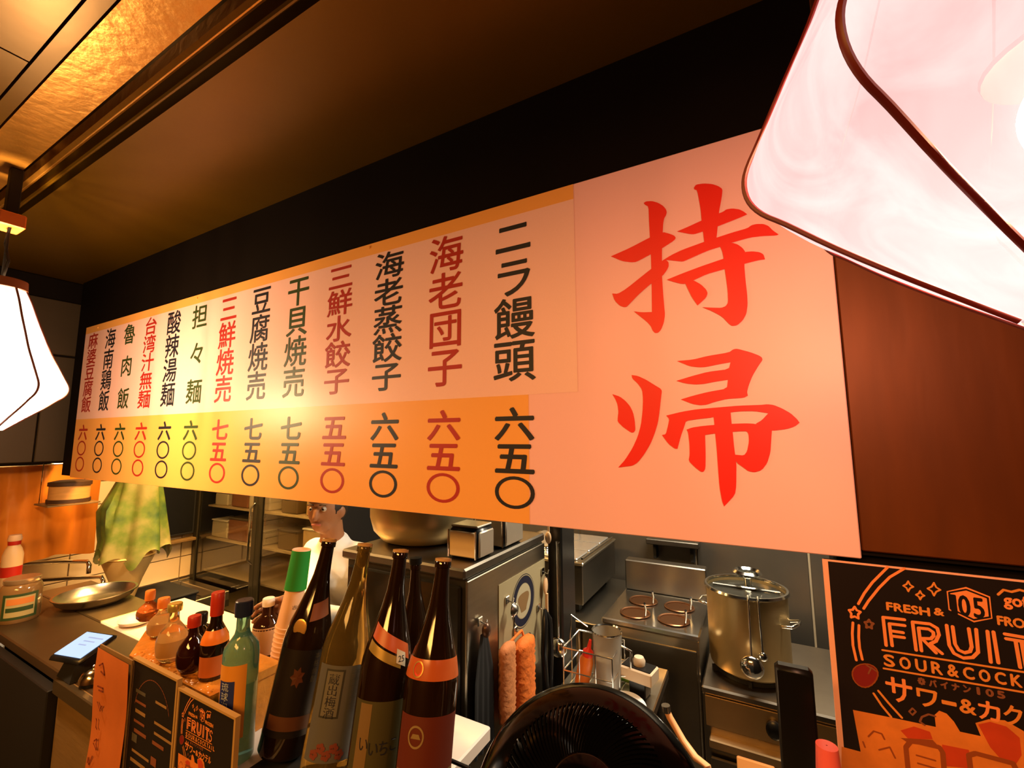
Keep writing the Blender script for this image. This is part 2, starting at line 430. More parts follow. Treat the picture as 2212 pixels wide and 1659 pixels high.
def lantern(c, RR, H, b, phase, label, e1, e2, st, power, lcol, ribm, cordz):
    t = thing('silk_lantern', label, 'lantern', c, 'silk lanterns hanging in front of the sign')
    ribr = .0030 if c[0] < -1 else .0021
    prof = [(.30, .72*H), (.40, .60*H), (.5, .45*H), (.61, .30*H), (.72, .15*H), (.83, .03*H), (.93, -.08*H), (.985, -.14*H),
            (1.0, -.18*H), (.985, -.22*H), (.94, -.255*H), (.86, -.29*H), (.7, -.365*H), (.5, -.45*H), (.25, -b*H)]
    sp = []                                  # smooth the outline (Catmull-Rom)
    for i in range(len(prof)-1):
        p0 = Vector(prof[max(i-1, 0)]); p1 = Vector(prof[i]); p2 = Vector(prof[i+1]); p3 = Vector(prof[min(i+2, len(prof)-1)])
        for q in range(3):
            u = q/3
            v = .5*((2*p1)+(p2-p0)*u+(2*p0-5*p1+4*p2-p3)*u*u+(3*p1-p0-3*p2+p3)*u**3); sp.append((v.x, v.y))
    sp.append(prof[-1]); prof = sp
    fm = fabric('lantern_silk', e1, e2, st, .18)
    mb = MB(); N = 8; sub = 6; cv = Vector(c); nn = N*sub
    for (r, z) in prof:
        for k in range(nn):
            a = phase + 2*PI*k/nn; ph = (k % sub)/sub
            cs_ = 1 - .055*math.sin(PI*ph)
            mb.v.append(cv + Vector((RR*r*cs_*math.cos(a), RR*r*cs_*math.sin(a), z)))
    for i in range(len(prof)-1):
        for k in range(nn):
            k2 = (k+1) % nn
            mb.f.append((i*nn+k, i*nn+k2, (i+1)*nn+k2, (i+1)*nn+k))
    sh = mb.build('shade', fm, t, 40)
    for k in range(N):
        a = phase + 2*PI*k/N
        MB().tube([cv+Vector((RR*r*math.cos(a)*1.012, RR*r*math.sin(a)*1.012, z)) for r, z in prof], ribr, 6).build('rib', ribm, t, 60)
    capm = mat('lantern_wood', (.16, .05, .018), .45, 0, .2, 20)
    MB().lathe([(RR*.29, .72*H-.006), (RR*.29, .72*H+.022), (RR*.33, .72*H+.022), (RR*.34, .72*H-.006), (RR*.29, .72*H-.006)], c, 24).build('top_ring', capm, t, 40)
    for k in range(3):
        a = phase + k*2*PI/3
        MB().tube([(c[0]+RR*.31*math.cos(a), c[1]+RR*.31*math.sin(a), c[2]+.72*H+.02), (c[0], c[1], c[2]+.72*H+.032)], .002, 6).build('top_spoke', capm, t, 60)
    if c[0] > -1:
        MB().lathe([(.015, -.018), (.034, -.024), (.050, -.036), (.049, -.039), (.033, -.027), (.015, -.022)], c, 32).build('light_block', mat('light_block_black', (.004, .003, .003), .8, spec=.1), t, 60)  # black disc added above the bulb to keep its light off the ceiling
    MB().lathe([(.001, -b*H+.004), (RR*.20, -b*H+.004), (RR*.20, -b*H-.002), (RR*.08, -b*H-.006), (.001, -b*H-.006)], c, 24).build('bottom_cap', capm, t, 40)
    zt = c[2]+.72*H+.03
    MB().tube([(c[0], c[1], c[2]+.04), (c[0], c[1], zt-.034)], .003, 8).build('lamp_rod', blackm, t, 60)
    MB().tube([(c[0], c[1], zt-.002), (c[0]+.004, c[1], (zt+cordz)/2), (c[0], c[1], cordz)], .0035, 8).build('cord', blackm, t, 60)
    if cordz > zt+.1:
        MB().tube([(c[0]+.01, c[1], zt), (c[0]+.02, c[1]+.004, zt+.05), (c[0]-.012, c[1], zt+.11), (c[0]+.01, c[1], zt+.16)], .004, 8).build('cord_loop', blackm, t, 60)
    if c[0] < -1:
        MB().box(c[0]-.050, c[0]+.030, c[1]-.030, c[1]+.030, 2.405, 2.450, .004).build('adaptor_box', mat('box_orange', (.60, .16, .03), .5), t)
        MB().box(c[0]-.016, c[0]+.016, c[1]-.014, c[1]+.014, 2.451, 2.60, .003).build('rail_rod', blackm, t)
    else:
        MB().box(c[0]-.035, c[0]+.035, c[1]-.017, c[1]+.017, cordz-.006, cordz+.012, .004).build('plug', mat('plug_beige', (.5, .28, .12), .5), t)
    MB().lathe([(.001, .0), (.014, .0), (.016, .04), (.012, .055), (.001, .055)], (c[0], c[1], c[2]-.015), 16).build('lamp_holder', blackp, t, 40)
    MB().lathe([(.001, -.030), (.008, -.026), (.014, -.014), (.015, -.004), (.012, .012), (.009, .030), (.009, .05)], (c[0], c[1], c[2]-.065), 20).build(
        'bulb', mat('bulb_glow', (1, .9, .8), .4, emit=(1, .75, .5), estr=6), t, 60)
    ld = bpy.data.lights.new('lantern_light', 'POINT'); ld.energy = power; ld.color = lcol; ld.shadow_soft_size = .036
    lo = bpy.data.objects.new('lantern_light', ld); C.objects.link(lo); lo.parent = t; lo.location = (0, 0, -.075)
    lo.visible_camera = True
    clean(t)
    return t
lxy = (-2.01, .387); rxy = (.197, .381)
lantern((lxy[0], lxy[1], 1.967), .172, .345, .56, math.atan2(-lxy[1], -lxy[0]) + R(34),
        'white bell-shaped silk lantern hanging at the far left end', (.60, .48, .32), (.75, .62, .48), 1.0,
        100.0, (1.0, .62, .30), mat('rib_brown', (.10, .02, .006), .5), 2.575)
lantern((rxy[0], rxy[1], 2.023), .19, .37, .55, math.atan2(-rxy[1], -rxy[0]) - R(22),
        'huge close pinkish white silk lantern filling the top right corner', (.345, .20, .19), (.44, .32, .30), .74,
        26.0, (1.0, .43, .21), mat('rib_red', (.12, .004, .003), .5), 2.59)
#KITCHEN

# ================================================================== KITCHEN, BIG PIECES
# white counter under the sign
ct = thing('service_counter', 'long service counter with a pinkish white worktop and brown wooden front below the sign', 'counter', (-1.6, .8, 0))
CZ = 1.02
MB().box(-1.70, -.63, .605, 1.03, CZ-.035, CZ, .004).build('worktop', white_top, ct)
MB().box(-2.34, -1.703, .83, 1.13, CZ-.035, CZ, .004).build('worktop', white_top, ct)
MB().box(-3.05, -1.703, .605, .827, CZ-.035, CZ, .004).build('dark_worktop', mat('dark_laminate', (.05, .028, .010), .4, 0, .3, 8), ct)
MB().box(-3.05, -2.343, .83, 1.03, CZ-.035, CZ, .004).build('steel_worktop', mat('counter_steel', (.22, .16, .08), .35, .8, .2, 6, .05), ct)
MB().box(-1.93, -.50, .60, .604, 0, CZ-.002).build('front_panel', wood_m, ct)
MB().box(-3.06, -1.935, .575, .604, 0, CZ-.036, .003).build('side_panel', mat('black_panel', (.008, .007, .006), .5), ct)
MB().box(-2.7, -.66, .66, .98, 0, CZ-.036).build('carcass', blackm, ct)
MB().box(-1.93, -.63, .584, .603, CZ-.045, CZ-.001, .003).build('edge_trim', mat('edge_dark', (.045, .03, .012), .4), ct)
clean(ct)
ct2 = thing('side_counter', 'low dark ledge in front of the sign that carries the black fan', 'ledge', (-.2, .6, 0))
MB().box(-.50, .9, .38, .80, CZ-.04, CZ, .004).build('worktop', mat('ledge_top', (.05, .035, .02), .4), ct2)
MB().box(-.48, .9, .42, .78, 0, CZ-.041).build('carcass', blackm, ct2)
clean(ct2)

# dark warming cabinet behind the bottles
cb = thing('warming_cabinet', 'dark metal kitchen cabinet behind the big bottles with a poster on its steel side', 'cabinet', (-1.0, 1.35, 0))
CT = 1.37
MB().box(-1.25, -.755, 1.10, 1.62, .1, CT-.03, .004).build('body', mat('cabinet_dark', (.03, .024, .014), .4, .4, .3, 6), cb)
MB().box(-1.26, -.75, 1.08, 1.63, CT-.03, CT, .006).build('top', steel_dark, cb)
MB().box(-.754, -.746, 1.09, 1.62, .12, CT-.035, .002).build('side_panel', steel, cb)
MB().box(-1.235, -1.0, 1.085, 1.098, .5, CT-.05, .006).build('door', mat('cabinet_glass', (.012, .010, .006), .18), cb)
MB().box(-.995, -.77, 1.085, 1.098, .5, CT-.05, .006).build('door', MATS['cabinet_glass'], cb)
MB().tube([(-1.01, 1.07, .75), (-1.01, 1.07, 1.15)], .006, 8).build('handle', chrome, cb)
for x in (-1.22, -.80):
    for y in (1.13, 1.58):
        MB().box(x-.02, x+.02, y-.02, y+.02, 0, .1).build('leg', steel_dark, cb)
clean(cb)

# big round pot on top of it
p = Vector((-1.105, 1.33, CT))
t = thing('stock_pot', 'large round-bottomed steel pot standing on the dark cabinet, cut off by the sign', 'pot', p)
MB().lathe([(.001, 0), (.12, .0), (.155, .012), (.185, .045), (.198, .09), (.20, .16), (.20, .34), (.21, .346), (.21, .352), (.196, .352),
            (.193, .16), (.178, .06), (.12, .018), (.001, .012)], p, 48).build('bowl', potsteel, t, 40)
for sx in (-1, 1):
    MB().tube([p+Vector((sx*.196, -.045, .26)), p+Vector((sx*.235, -.04, .265)), p+Vector((sx*.235, .04, .265)), p+Vector((sx*.196, .045, .26))], .006, 8).build('handle', chrome, t, 60)
clean(t)
# chrome boxes
def chrome_box(x0, x1, y0, y1, h, label):
    p = Vector(((x0+x1)/2, (y0+y1)/2, CT))
    t = thing('steel_container', label, 'container', p, 'steel containers on the dark cabinet')
    MB().box(x0, x1, y0, y1, CT+.001, CT+h, .010).build('body', blackp, t, 40)
    MB().box(x0+.006, x1-.006, y0-.004, y0+.004, CT+.008, CT+h-.010, .0035).build('front_plate', mat('painted_reflection', (.95, .70, .40), .5, .3), t, 40)  # front plate: amber colour stands in for a lamp reflected in the steel
    MB().box(x1-.004, x1+.004, y0+.008, y1-.008, CT+.008, CT+h-.010, .0035).build('side_plate', mat('mirror_side', (.60, .50, .38), .4, .8), t, 40)
    MB().box(x0+.004, x1-.004, y0+.006, y1-.006, CT+h-.001, CT+h+.007, .003).build('lid', steel, t)
    for xx in (x0+.004, x1-.004):
        MB().tube([(xx, y0-.005, CT+.006), (xx, y0-.005, CT+h-.006)], .0028, 6).build('edge', chrome, t)
    clean(t)
chrome_box(-.872, -.762, 1.165, 1.265, .095, 'shiny steel box nearest the big pot, its front plate coloured with an amber reflection')
chrome_box(-.885, -.762, 1.33, 1.47, .105, 'second shiny steel box, farther from the big pot, its side plate showing')

# ------------------------------------------------ right: dark post with ladle, back tables
MB_ = MB(org=(-.72, 1.72, 0)).box(-.752, -.69, 1.66, 1.80, 0, 1.62, .006)
tag(MB_.build('support_post', mat('post_dark', (.05, .045, .04), .3, .8), None), 'dark steel post right of the cabinet where the ladle hangs', 'post')

t = thing('steamer_cabinet', 'steel box with sunken pans in its bright top, behind the dark post', 'steamer', (-1.0, 2.37, .90))
MB().box(-1.25, -.767, 2.10, 2.66, .94, 1.125, .004).build('body', steel_dark, t)
MB().box(-1.26, -.760, 2.09, 2.67, 1.126, 1.14, .005).build('top', steel, t)
for x in (-1.2, -.82):
    for y in (2.15, 2.6): MB().box(x-.02, x+.02, y-.02, y+.02, .901, .94).build('foot', blackp, t)
for j in range(3):
    y0 = 2.115 + j*.183
    MB().box(-1.225, -.80, y0, y0+.165, 1.141, 1.150, .004).build('pan_lid', mat('lid_bright', (.9, .9, .9), .25, .9), t)
    MB().ball((-1.0, y0+.08, 1.160), .018, 8, (1, 1, .7)).build('lid_knob', chrome, t, 60)
MB().tube([(-.776, 2.12, 1.150), (-.776, 2.64, 1.150)], .006, 8).build('rail', chrome, t, 60)
clean(t)
def steel_table(name, label, x0, x1, y0, y1, z, shelf=True):
    t = thing(name, label, 'table', ((x0+x1)/2, (y0+y1)/2, 0))
    MB().box(x0, x1, y0, y1, z-.035, z, .004).build('tabletop', steel, t)
    for x in (x0+.03, x1-.03):
        for y in (y0+.03, y1-.03): MB().tube([(x, y, 0), (x, y, z-.035)], .018, 12).build('leg', steel_dark, t, 60)
    if shelf: MB().box(x0+.03, x1-.03, y0+.03, y1-.03, .30, .315).build('shelf', steel_dark, t)
    clean(t); return t
steel_table('back_table', 'low steel table against the back wall carrying the pan steamer', -1.30, -.655, 2.02, 2.70, .90)
steel_table('prep_table', 'narrow steel prep table right of the post, crowded with small utensils', -.675, -.345, 1.40, 1.88, .85)

t = thing('noodle_boiler', 'boxy steel noodle boiler with round basket holes between the table and the gas stove', 'boiler', (-.42, 2.2, 0))
BX0, BX1, BY0, BY1 = -.64, -.245, 2.0, 2.45
MB().box(BX0, BX1, BY0, BY1, .12, .925, .004).build('body', steel, t)
MB().box(BX0+.01, BX1-.01, BY0-.006, BY0+.002, .50, .885, .002).build('front_plate', steel_dark, t)
bm = MB()
MB().box(BX0-.005, BX1+.004, BY0-.008, BY1+.01, .926, .95, .005).build('top', mat('boiler_top', (.62, .6, .56), .22, 1, .1, 6, .03), t)
MB().box(BX0, BX1, BY1-.05, BY1+.02, .951, 1.10, .005).build('splash_back', steel_dark, t)
for i in range(2):
    for j in range(2):
        c = Vector((-.52+i*.165, 2.10+j*.165, .951))
        MB().lathe([(.064, .0), (.068, .004), (.064, .007), (.058, .004), (.058, .001), (.001, .001)], c, 24).build('basket_hole', mat('copper_dark', (.16, .07, .03), .35, .8), t, 40)
        MB().tube([c+Vector((.05, -.03, .006)), c+Vector((.06, -.06, .05)), c+Vector((.065, -.10, .085))], .005, 8).build('basket_handle', chrome, t, 60)
for x in (BX0+.04, BX1-.04):
    for y in (BY0+.04, BY1-.04): MB().tube([(x, y, 0), (x, y, .12)], .018, 10).build('leg', steel_dark, t)
clean(t)

# stove with pot
SX0, SX1, SYF, SYB, SZ = -.235, .80, 1.93, 2.50, .80
t = thing('gas_stove', 'low steel gas stove with a dark control knob, carrying the tall lidded pot', 'stove', ((SX0+SX1)/2, 2.2, 0))
MB().box(SX0, SX1, SYF+.01, SYB, .15, SZ-.03, .004).build('body', steel_dark, t)
MB().box(SX0, SX1, SYF-.005, SYB, SZ-.028, SZ, .006).build('hob', mat('hob_steel', (.40, .34, .27), .30, 1, .2, 8, .05), t)
MB().box(SX0+.01, SX1-.01, SYF, SYF+.009, SZ-.14, SZ-.034, .002).build('control_panel', mat('panel_warm', (.55, .38, .20), .35, .9, .2, 6, .04), t)
for x in (.0, .33, .62):
    mb = MB().lathe([(.001, 0), (.027, 0), (.027, .014), (.020, .02), (.001, .02)], (0, 0, 0), 18)
    mb.v = [Vector((x+v.x, SYF-.0005-v.z, SZ-.088+v.y*1.15)) for v in mb.v]
    kn = mb.build('knob', blackp, t, 40)
MB().box(SX0+.02, SX1-.02, SYF-.03, SYB, .60, .632, .004).build('drip_tray', MATS['panel_warm'], t)
MB().box(SX0+.02, SX1-.02, SYF-.012, SYF+.0, .44, .56, .003).build('drawer', steel_dark, t)
MB().box(-.11, -.05, SYF-.04, SYF-.012, .55, .575, .003).build('handle', blackp, t)
for cx in (-.07, .42):
    MB().lathe([(.12, .001), (.135, .001), (.135, .016), (.12, .016)], (cx, 2.14, SZ), 30).build('burner_ring', blackm, t, 40)
    for k in range(6):
        a = k*PI/3
        MB().box(-.006, .006, .05, .155, .001, .024).xf(Matrix.Translation((cx, 2.14, SZ)) @ Matrix.Rotation(a, 4, 'Z')).build('grate_bar', blackm, t)
for x in (SX0+.04, SX1-.04):
    for y in (SYF+.05, SYB-.05): MB().tube([(x, y, 0), (x, y, .15)], .02, 10).build('leg', steel_dark, t)
clean(t)

p = Vector((-.07, 2.115, SZ+.026))
PR, PH = .148, .30
t = thing('tall_pot', 'tall dull aluminium stock pot with recessed lid on the gas stove', 'pot', p)
MB().lathe([(.001, 0), (PR-.02, 0), (PR-.004, .012), (PR, .035), (PR, PH), (PR-.005, PH), (PR-.005, .04), (PR-.02, .008), (.001, .006)], p, 44).build('body', potsteel, t, 40)
MB().lathe([(PR+.009, PH+.002), (PR+.005, PH+.010), (PR-.003, PH+.010), (PR-.006, PH+.002), (PR-.001, PH-.006), (PR+.009, PH+.002)], p, 44).build('rim', chrome, t, 60)
lid = MB().lathe([(.001, PH-.018), (PR-.03, PH-.022), (PR-.009, PH-.018), (PR-.009, PH-.012), (PR-.03, PH-.016), (.001, PH-.010)], p, 44).build('lid', mat('lid_dark', (.05, .05, .04), .25, .7), t, 40)
a = [p+Vector((x, .02, PH-.006)) for x in (-.13, .13)]
MB().box(p.x-.125, p.x+.125, p.y+.018, p.y+.026, p.z+PH-.012, p.z+PH-.002, .003).build('lid_bar', chrome, t)
k = p+Vector((.01, .035, PH+.012))
MB().lathe([(.014, -.012), (.016, .02), (.010, .022), (.001, .022)], k, 18).build('knob_stem', chrome, t, 50)
MB().lathe([(.038, .042), (.047, .051), (.056, .042), (.047, .033), (.038, .042)], k, 28).build('knob_ring', chrome, t, 60)
MB().lathe([(.001, .022), (.036, .028), (.040, .036), (.030, .034), (.001, .030)], k, 24).build('knob', glass_clear, t, 60)
for s in (-1, 1):
    pts = [p+Vector((s*PR*.98, -.04, .205)), p+Vector((s*(PR+.03), -.045, .213)), p+Vector((s*(PR+.042), 0, .217)), p+Vector((s*(PR+.03), .045, .213)), p+Vector((s*PR*.98, .04, .205))]
    MB().tube([Matrix.Translation(p) @ Matrix.Rotation(R(-22), 4, 'Z') @ (q-p) for q in pts], .006, 8).build('handle', chrome, t, 60)
clean(t)
def ladle(top, bot, r, label, grp, hook=(0, .03)):
    top = Vector(top); bot = Vector(bot)
    t = thing('ladle', label, 'ladle', bot, grp)
    MB().tube([top+Vector((hook[0], hook[1], -.02)), top+Vector((hook[0]*.7, hook[1]*.7, .006)), top, top.lerp(bot, .5), bot+Vector((0, 0, r))], .0042, 8).build('handle', chrome, t, 60)
    MB().ball(bot, r, 12, (1, .55, 1)).build('bowl', chrome, t, 60)
    clean(t)
ladle((p.x+.012, p.y-PR-.012, p.z+PH+.006), (p.x+.012, p.y-PR-.045, p.z+.080), .040, 'long ladle with the larger round bowl hooked over the tall pot rim', 'ladles on the tall pot')
ladle((p.x+.045, p.y-PR-.010, p.z+PH+.006), (p.x+.049, p.y-PR-.022, p.z+.115), .016, 'thin ladle with the smaller bowl hooked over the tall pot rim', 'ladles on the tall pot')

# shelf rail on the steel back wall
t = thing('wall_shelf', 'dark narrow shelf rail fixed to the steel back wall above the noodle boiler', 'shelf', (-.1, 2.68, 1.08))
MB().box(-.58, -.30, 2.64, 2.737, 1.135, 1.165, .004).build('board', steel_dark, t)
MB().box(-.55, -.53, 2.68, 2.737, 1.05, 1.134, .003).build('bracket', blackm, t)
MB().box(-.35, -.33, 2.68, 2.737, 1.05, 1.134, .003).build('bracket', blackm, t)
clean(t)
MB_ = MB(org=(.0, 2.7, .9))
t = thing('gas_pipe', 'thin pale pipe running up the steel back wall right of the tall pot', 'pipe', (.42, 2.72, .8))
MB().tube([(.42, 2.72, .801), (.42, 2.72, 1.6), (.40, 2.72, 2.4)], .008, 8).build('pipe', steel, t, 60)
MB().box(.405, .435, 2.70, 2.737, 1.2, 1.22).build('clamp', blackm, t)
clean(t)

# fridge
FX0, FXM, FX1, FYF = -3.79, -3.0, -2.22, 1.85
t = thing('glass_fridge', 'tall dark-framed glass door fridge with lit shelves against the back wall', 'fridge', (-3.0, 2.2, 0))
inr = mat('fridge_inner', (.52, .42, .2), .6, 0, .1, 4)
MB().box(FX0, FX0+.03, FYF+.03, 2.6, .05, 1.95).build('side_wall', blackm, t)
MB().box(FX1-.03, FX1, FYF+.03, 2.6, .05, 1.95).build('side_wall', blackm, t)
MB().box(FX0+.03, FX1-.03, 2.57, 2.6, .05, 1.95).build('back_wall', inr, t)
MB().box(FX0, FX1, FYF, 2.6, 1.95, 2.1, .01).build('top_housing', blackm, t)
MB().box(FX0+.03, FX1-.03, FYF+.03, 2.57, .05, .25).build('base', blackm, t)
for z in (.50, .74, .98, 1.22, 1.46, 1.70):
    MB().box(FX0+.035, FX1-.035, FYF+.08, 2.565, z, z+.012).build('shelf', mat('shelf_wire', (.75, .6, .34), .4, .3), t)
MB().box(FX0+.1, FX1-.1, 2.3, 2.34, 1.935, 1.949).build('light_strip', mat('fridge_lamp', (1, .9, .7), .5, emit=(1.0, .62, .2), estr=3), t)
for a, b in ((FX0, FXM), (FXM, FX1)):
    d = MB().box(a+.002, b-.002, FYF, FYF+.028, .26, 1.945)
    fr = MB().box(a+.003, a+.05, FYF, FYF+.028, .26, 1.945, .004).box(b-.05, b-.003, FYF, FYF+.028, .26, 1.945, .004) \
        .box(a+.05, b-.05, FYF+.001, FYF+.027, .26, .32, .003).box(a+.05, b-.05, FYF+.001, FYF+.027, 1.89, 1.945, .003)
    dr = fr.build('door', mat('frame_dark', (.035, .03, .018), .35, .3), t)
    dr['label'] = 'dark framed glass door'
    q = MB(); q.o = Vector((-3.0, 2.2, 0))
    pn = MB().box(a+.05, b-.05, FYF+.010, FYF+.016, .32, 1.89)
    pn.o = Vector((-3.0, 2.2, 0)); pn.v = [v - pn.o for v in pn.v]; pn.o = Vector((0, 0, 0))
    pn.build('pane', glass_clear, dr)
    h = MB().tube([(0, 0, 0), (0, -.03, .03), (0, -.03, .37), (0, 0, .40)], .007, 8)
    h.xf(Matrix.Translation(Vector((b-.026, FYF-.0, .9)) - Vector((-3.0, 2.2, 0)))).build('handle', chrome, dr, 60)
clean(t)
# goods in the fridge
goods = [('plastic_tub', 'box'), ('food_carton', 'box')]
cols = [(.62, .42, .16), (.70, .62, .42), (.30, .12, .05), (.55, .5, .35), (.15, .10, .035)]
gi = 0
fx = [(-3.62, 'leftmost'), (-3.38, 'second'), (-3.14, 'third'), (-2.80, 'fourth'), (-2.52, 'rightmost')]
zn = {.98: 'hand-high shelf', 1.22: 'shelf at the chef\'s chest', 1.46: 'shelf just under the sign edge'}
for z in (.98, 1.22, 1.46):
    for x, wh in fx:
        gi += 1
        c = cols[gi % 5]; wd = .085 + .02*(gi % 3); hh = .09 + .03*((gi*7) % 3)
        y = 2.02 + .05*((gi*3) % 3)
        t = thing('food_container', '%s food container on the fridge %s' % (wh, zn[z]), 'container', (x, y, z+.013), 'food containers in the fridge')
        MB().box(x-wd, x+wd, y-.07, y+.07, z+.0135, z+.0135+hh, .008).build('tub', mat('tub%d' % (gi % 5), c, .5), t)
        MB().box(x-wd-.004, x+wd+.004, y-.074, y+.074, z+.0136+hh, z+.0136+hh+.012, .004).build('lid', mat('tublid%d' % (gi % 2), (.7, .66, .55) if gi % 2 else (.12, .1, .07), .5), t)
        clean(t)

# black screen on the left wall above its ledge
t = thing('wall_screen', 'black screen on the tiled wall between the green cloth and the fridge', 'screen', (-3.80, 1.7, 1.03))
MB().box(-3.80, -3.765, 1.46, 1.845, 1.03, 1.62, .006).build('housing', blackm, t)
MB().box(-3.7655, -3.7625, 1.475, 1.83, 1.05, 1.605, .001).build('glass', mat('screen_glass', (.004, .004, .004), .6, spec=.2), t)
clean(t)
t = thing('wall_ledge', 'narrow brown ledge below the black screen', 'ledge', (-3.80, 1.65, 1.0))
MB().box(-3.805, -3.73, 1.40, 1.847, .985, 1.005, .003).build('board', wood_m, t)
MB().box(-3.805, -3.74, 1.45, 1.47, .93, .984, .002).build('bracket', steel_dark, t)
clean(t)

# sink run on the left wall
t = thing('sink_unit', 'steel sink unit along the left tiled wall under the faucets', 'sink', (-3.45, 1.1, 0))
MB().box(-3.805, -3.24, .2, 1.84, .60, .64).build('underside', steel_dark, t)
MB().box(-3.806, -3.76, .2, 1.84, .641, .712, .003).build('backsplash', chrome, t)
MB().box(-3.30, -3.24, .2, 1.84, .641, .70, .004).build('front_rim', steel, t)
for y in (.2, .98, 1.78): MB().box(-3.76, -3.30, y, y+.06, .641, .70, .004).build('divider', steel, t)
for x in (-3.76, -3.27):
    for y in (.24, 1.8): MB().tube([(x, y, 0), (x, y, .6)], .018, 10).build('leg', steel_dark, t)
clean(t)
def faucet(y, z, label, ln, dy):
    t = thing('faucet', label, 'faucet', (-3.79, y, z), 'wall faucets over the sink')
    MB().tube([(-3.806, y, z), (-3.77, y, z)], .03, 16).build('base', chrome, t, 40)
    MB().tube([(-3.77, y, z), (-3.74, y, z), (-3.72, y+dy*.1, z+.005), (-3.55, y+dy*.6, z+.012), (-3.40, y+dy, z+.012), (-3.37, y+dy, z-.006), (-3.37, y+dy, z-.05)], .011, 10).build('spout', chrome, t, 60)
    MB().tube([(-3.77, y, z+.01), (-3.77, y, z+.05), (-3.76, y-.03, z+.06)], .009, 8).build('lever', chrome, t, 60)
    clean(t)
faucet(.90, 1.035, 'upper chrome faucet on the wall over the sink, spout pointing to the vase', .3, .22)
faucet(.93, .93, 'lower chrome faucet on the wall over the sink, below its twin', .3, .26)

# black bin with the vase and the green cloth
t = thing('black_bin', 'black square bin at the left wall under the tapered vase', 'bin', (-3.02, 1.25, 0))
MB().add([(-3.14, 1.10, 0), (-2.90, 1.10, 0), (-2.90, 1.40, 0), (-3.14, 1.40, 0), (-3.20, 1.06, .86), (-2.86, 1.06, .86), (-2.86, 1.44, .86), (-3.20, 1.44, .86)],
         [(0, 3, 2, 1), (4, 5, 6, 7), (0, 1, 5, 4), (1, 2, 6, 5), (2, 3, 7, 6), (3, 0, 4, 7)]).build('body', blackm, t)
MB().box(-3.21, -2.85, 1.05, 1.45, .861, .878, .006).build('lid', blackm, t)
clean(t)
V0 = Vector((-3.09, 1.19, .879))
t = thing('tapered_vase', 'cream tapered vase standing on the black bin under the green cloth', 'vase', V0)
vm = mat('vase_cream', (.70, .46, .16), .5, 0, .1, 10)
MB().lathe([(.001, 0), (.045, 0), (.05, .02), (.07, .09), (.10, .17), (.118, .215), (.112, .215), (.09, .16), (.04, .03), (.001, .02)], V0, 28).build('body', vm, t, 50)
MB().lathe([(.116, .215), (.124, .222), (.116, .228), (.108, .222), (.116, .215)], V0, 28).build('rim', vm, t, 60)
clean(t)
mg = mat('green_sheer', (.13, .17, .030), .6, 0, .8, 6, .2, alpha=.9)
nt = mg.node_tree; bb = nt.nodes['Principled BSDF']
cr = nt.nodes.new('ShaderNodeValToRGB'); e_ = cr.color_ramp.elements
e_[0].position = .36; e_[0].color = (.030, .085, .022, 1); e_[1].position = .62; e_[1].color = (.30, .27, .085, 1)
m_e = e_.new(.48); m_e.color = (.13, .19, .022, 1)
nzn = [n_ for n_ in nt.nodes if n_.type == 'TEX_NOISE'][0]
nt.links.new(nzn.outputs['Fac'], cr.inputs[0]); nt.links.new(cr.outputs[0], bb.inputs['Base Color'])
mb = MB(org=(V0.x, V0.y, V0.z+.2))
NA, NR = 72, 22
for i in range(NR):
    u = i/(NR-1)
    for k in range(NA):
        a = 2*PI*k/NA
        rr = .045 + .110*u**.8
        rr *= 1 + (.04+.22*u)*math.sin(a*5+1.2*u) * .5 + .10*u*math.sin(a*9+2+u*3)
        if math.cos(a+2.1) > .6: rr *= 1 + .35*max(0, 1-abs(u-.62)*4)
        z = .66*(1-u) + .03*math.sin(a*3)*u + (.03*math.sin(a*7+1)*u if i == NR-1 else 0)
        mb.v.append(Vector((V0.x+rr*math.cos(a), V0.y+.02+rr*math.sin(a), V0.z+.225+z)))
for i in range(NR-1):
    for k in range(NA):
        k2 = (k+1) % NA
        mb.f.append((i*NA+k, i*NA+k2, (i+1)*NA+k2, (i+1)*NA+k))
for i in range(len(mb.v)): mb.v[i] = mb.v[i]
mb.v = [v - mb.o for v in mb.v]; og = mb.o; mb.o = Vector((0, 0, 0))
t = thing('green_cloth', 'sheer green cloth hanging in folds over the tapered vase', 'cloth', og)
t['abs'] = (0, 0, 0)
mb.build('drape', mg, t, 80)
mb = MB().tube([(0, .02, .66), (.01, .02, .75), (0, .02, 2.6-og.z)], .006, 8).build('string', mat('string', (.5, .6, .4), .8), t)
MB().lathe([(.037, .60), (.044, .61), (.044, .66), (.03, .68), (.001, .685)], (0, .02, 0), 20).build('gather', mat('green_dark', (.02, .06, .01), .6), t, 50)
clean(t)

# orange vinyl curtain with rod, steamer on hanging shelf
mo = mat('orange_vinyl', (.60, .19, .02), .22, 0, .25, 3, .25)
mb = MB(); n = 60
yy0, yy1, z0, z1 = .0, 1.16, 1.09, 1.60
for i in range(n+1):
    y = yy0+(yy1-yy0)*i/n
    for j in range(9):
        z = z0+(z1-z0)*j/8
        mb.v.append(Vector((-3.47+.022*math.sin(i*.55)+.01*math.sin(i*1.3+j*.5), y, z+.01*math.sin(i*.4)*(j == 0))))
for i in range(n):
    for j in range(8): mb.f.append((i*9+j, i*9+j+1, (i+1)*9+j+1, (i+1)*9+j))
t = thing('vinyl_curtain', 'glossy orange vinyl curtain hanging behind the left lantern', 'curtain', (-3.47, .6, 1.09))
mb.build('sheet', mo, t, 80, fix=False)
MB().tube([(-3.47, -.1, 1.605), (-3.47, 1.2, 1.605)], .008, 10).build('rod', chrome, t, 60)
clean(t)
t = thing('hanging_shelf', 'thin wooden hanging shelf under the dark casing carrying the bamboo steamer', 'shelf', (-3.28, .97, 1.40))
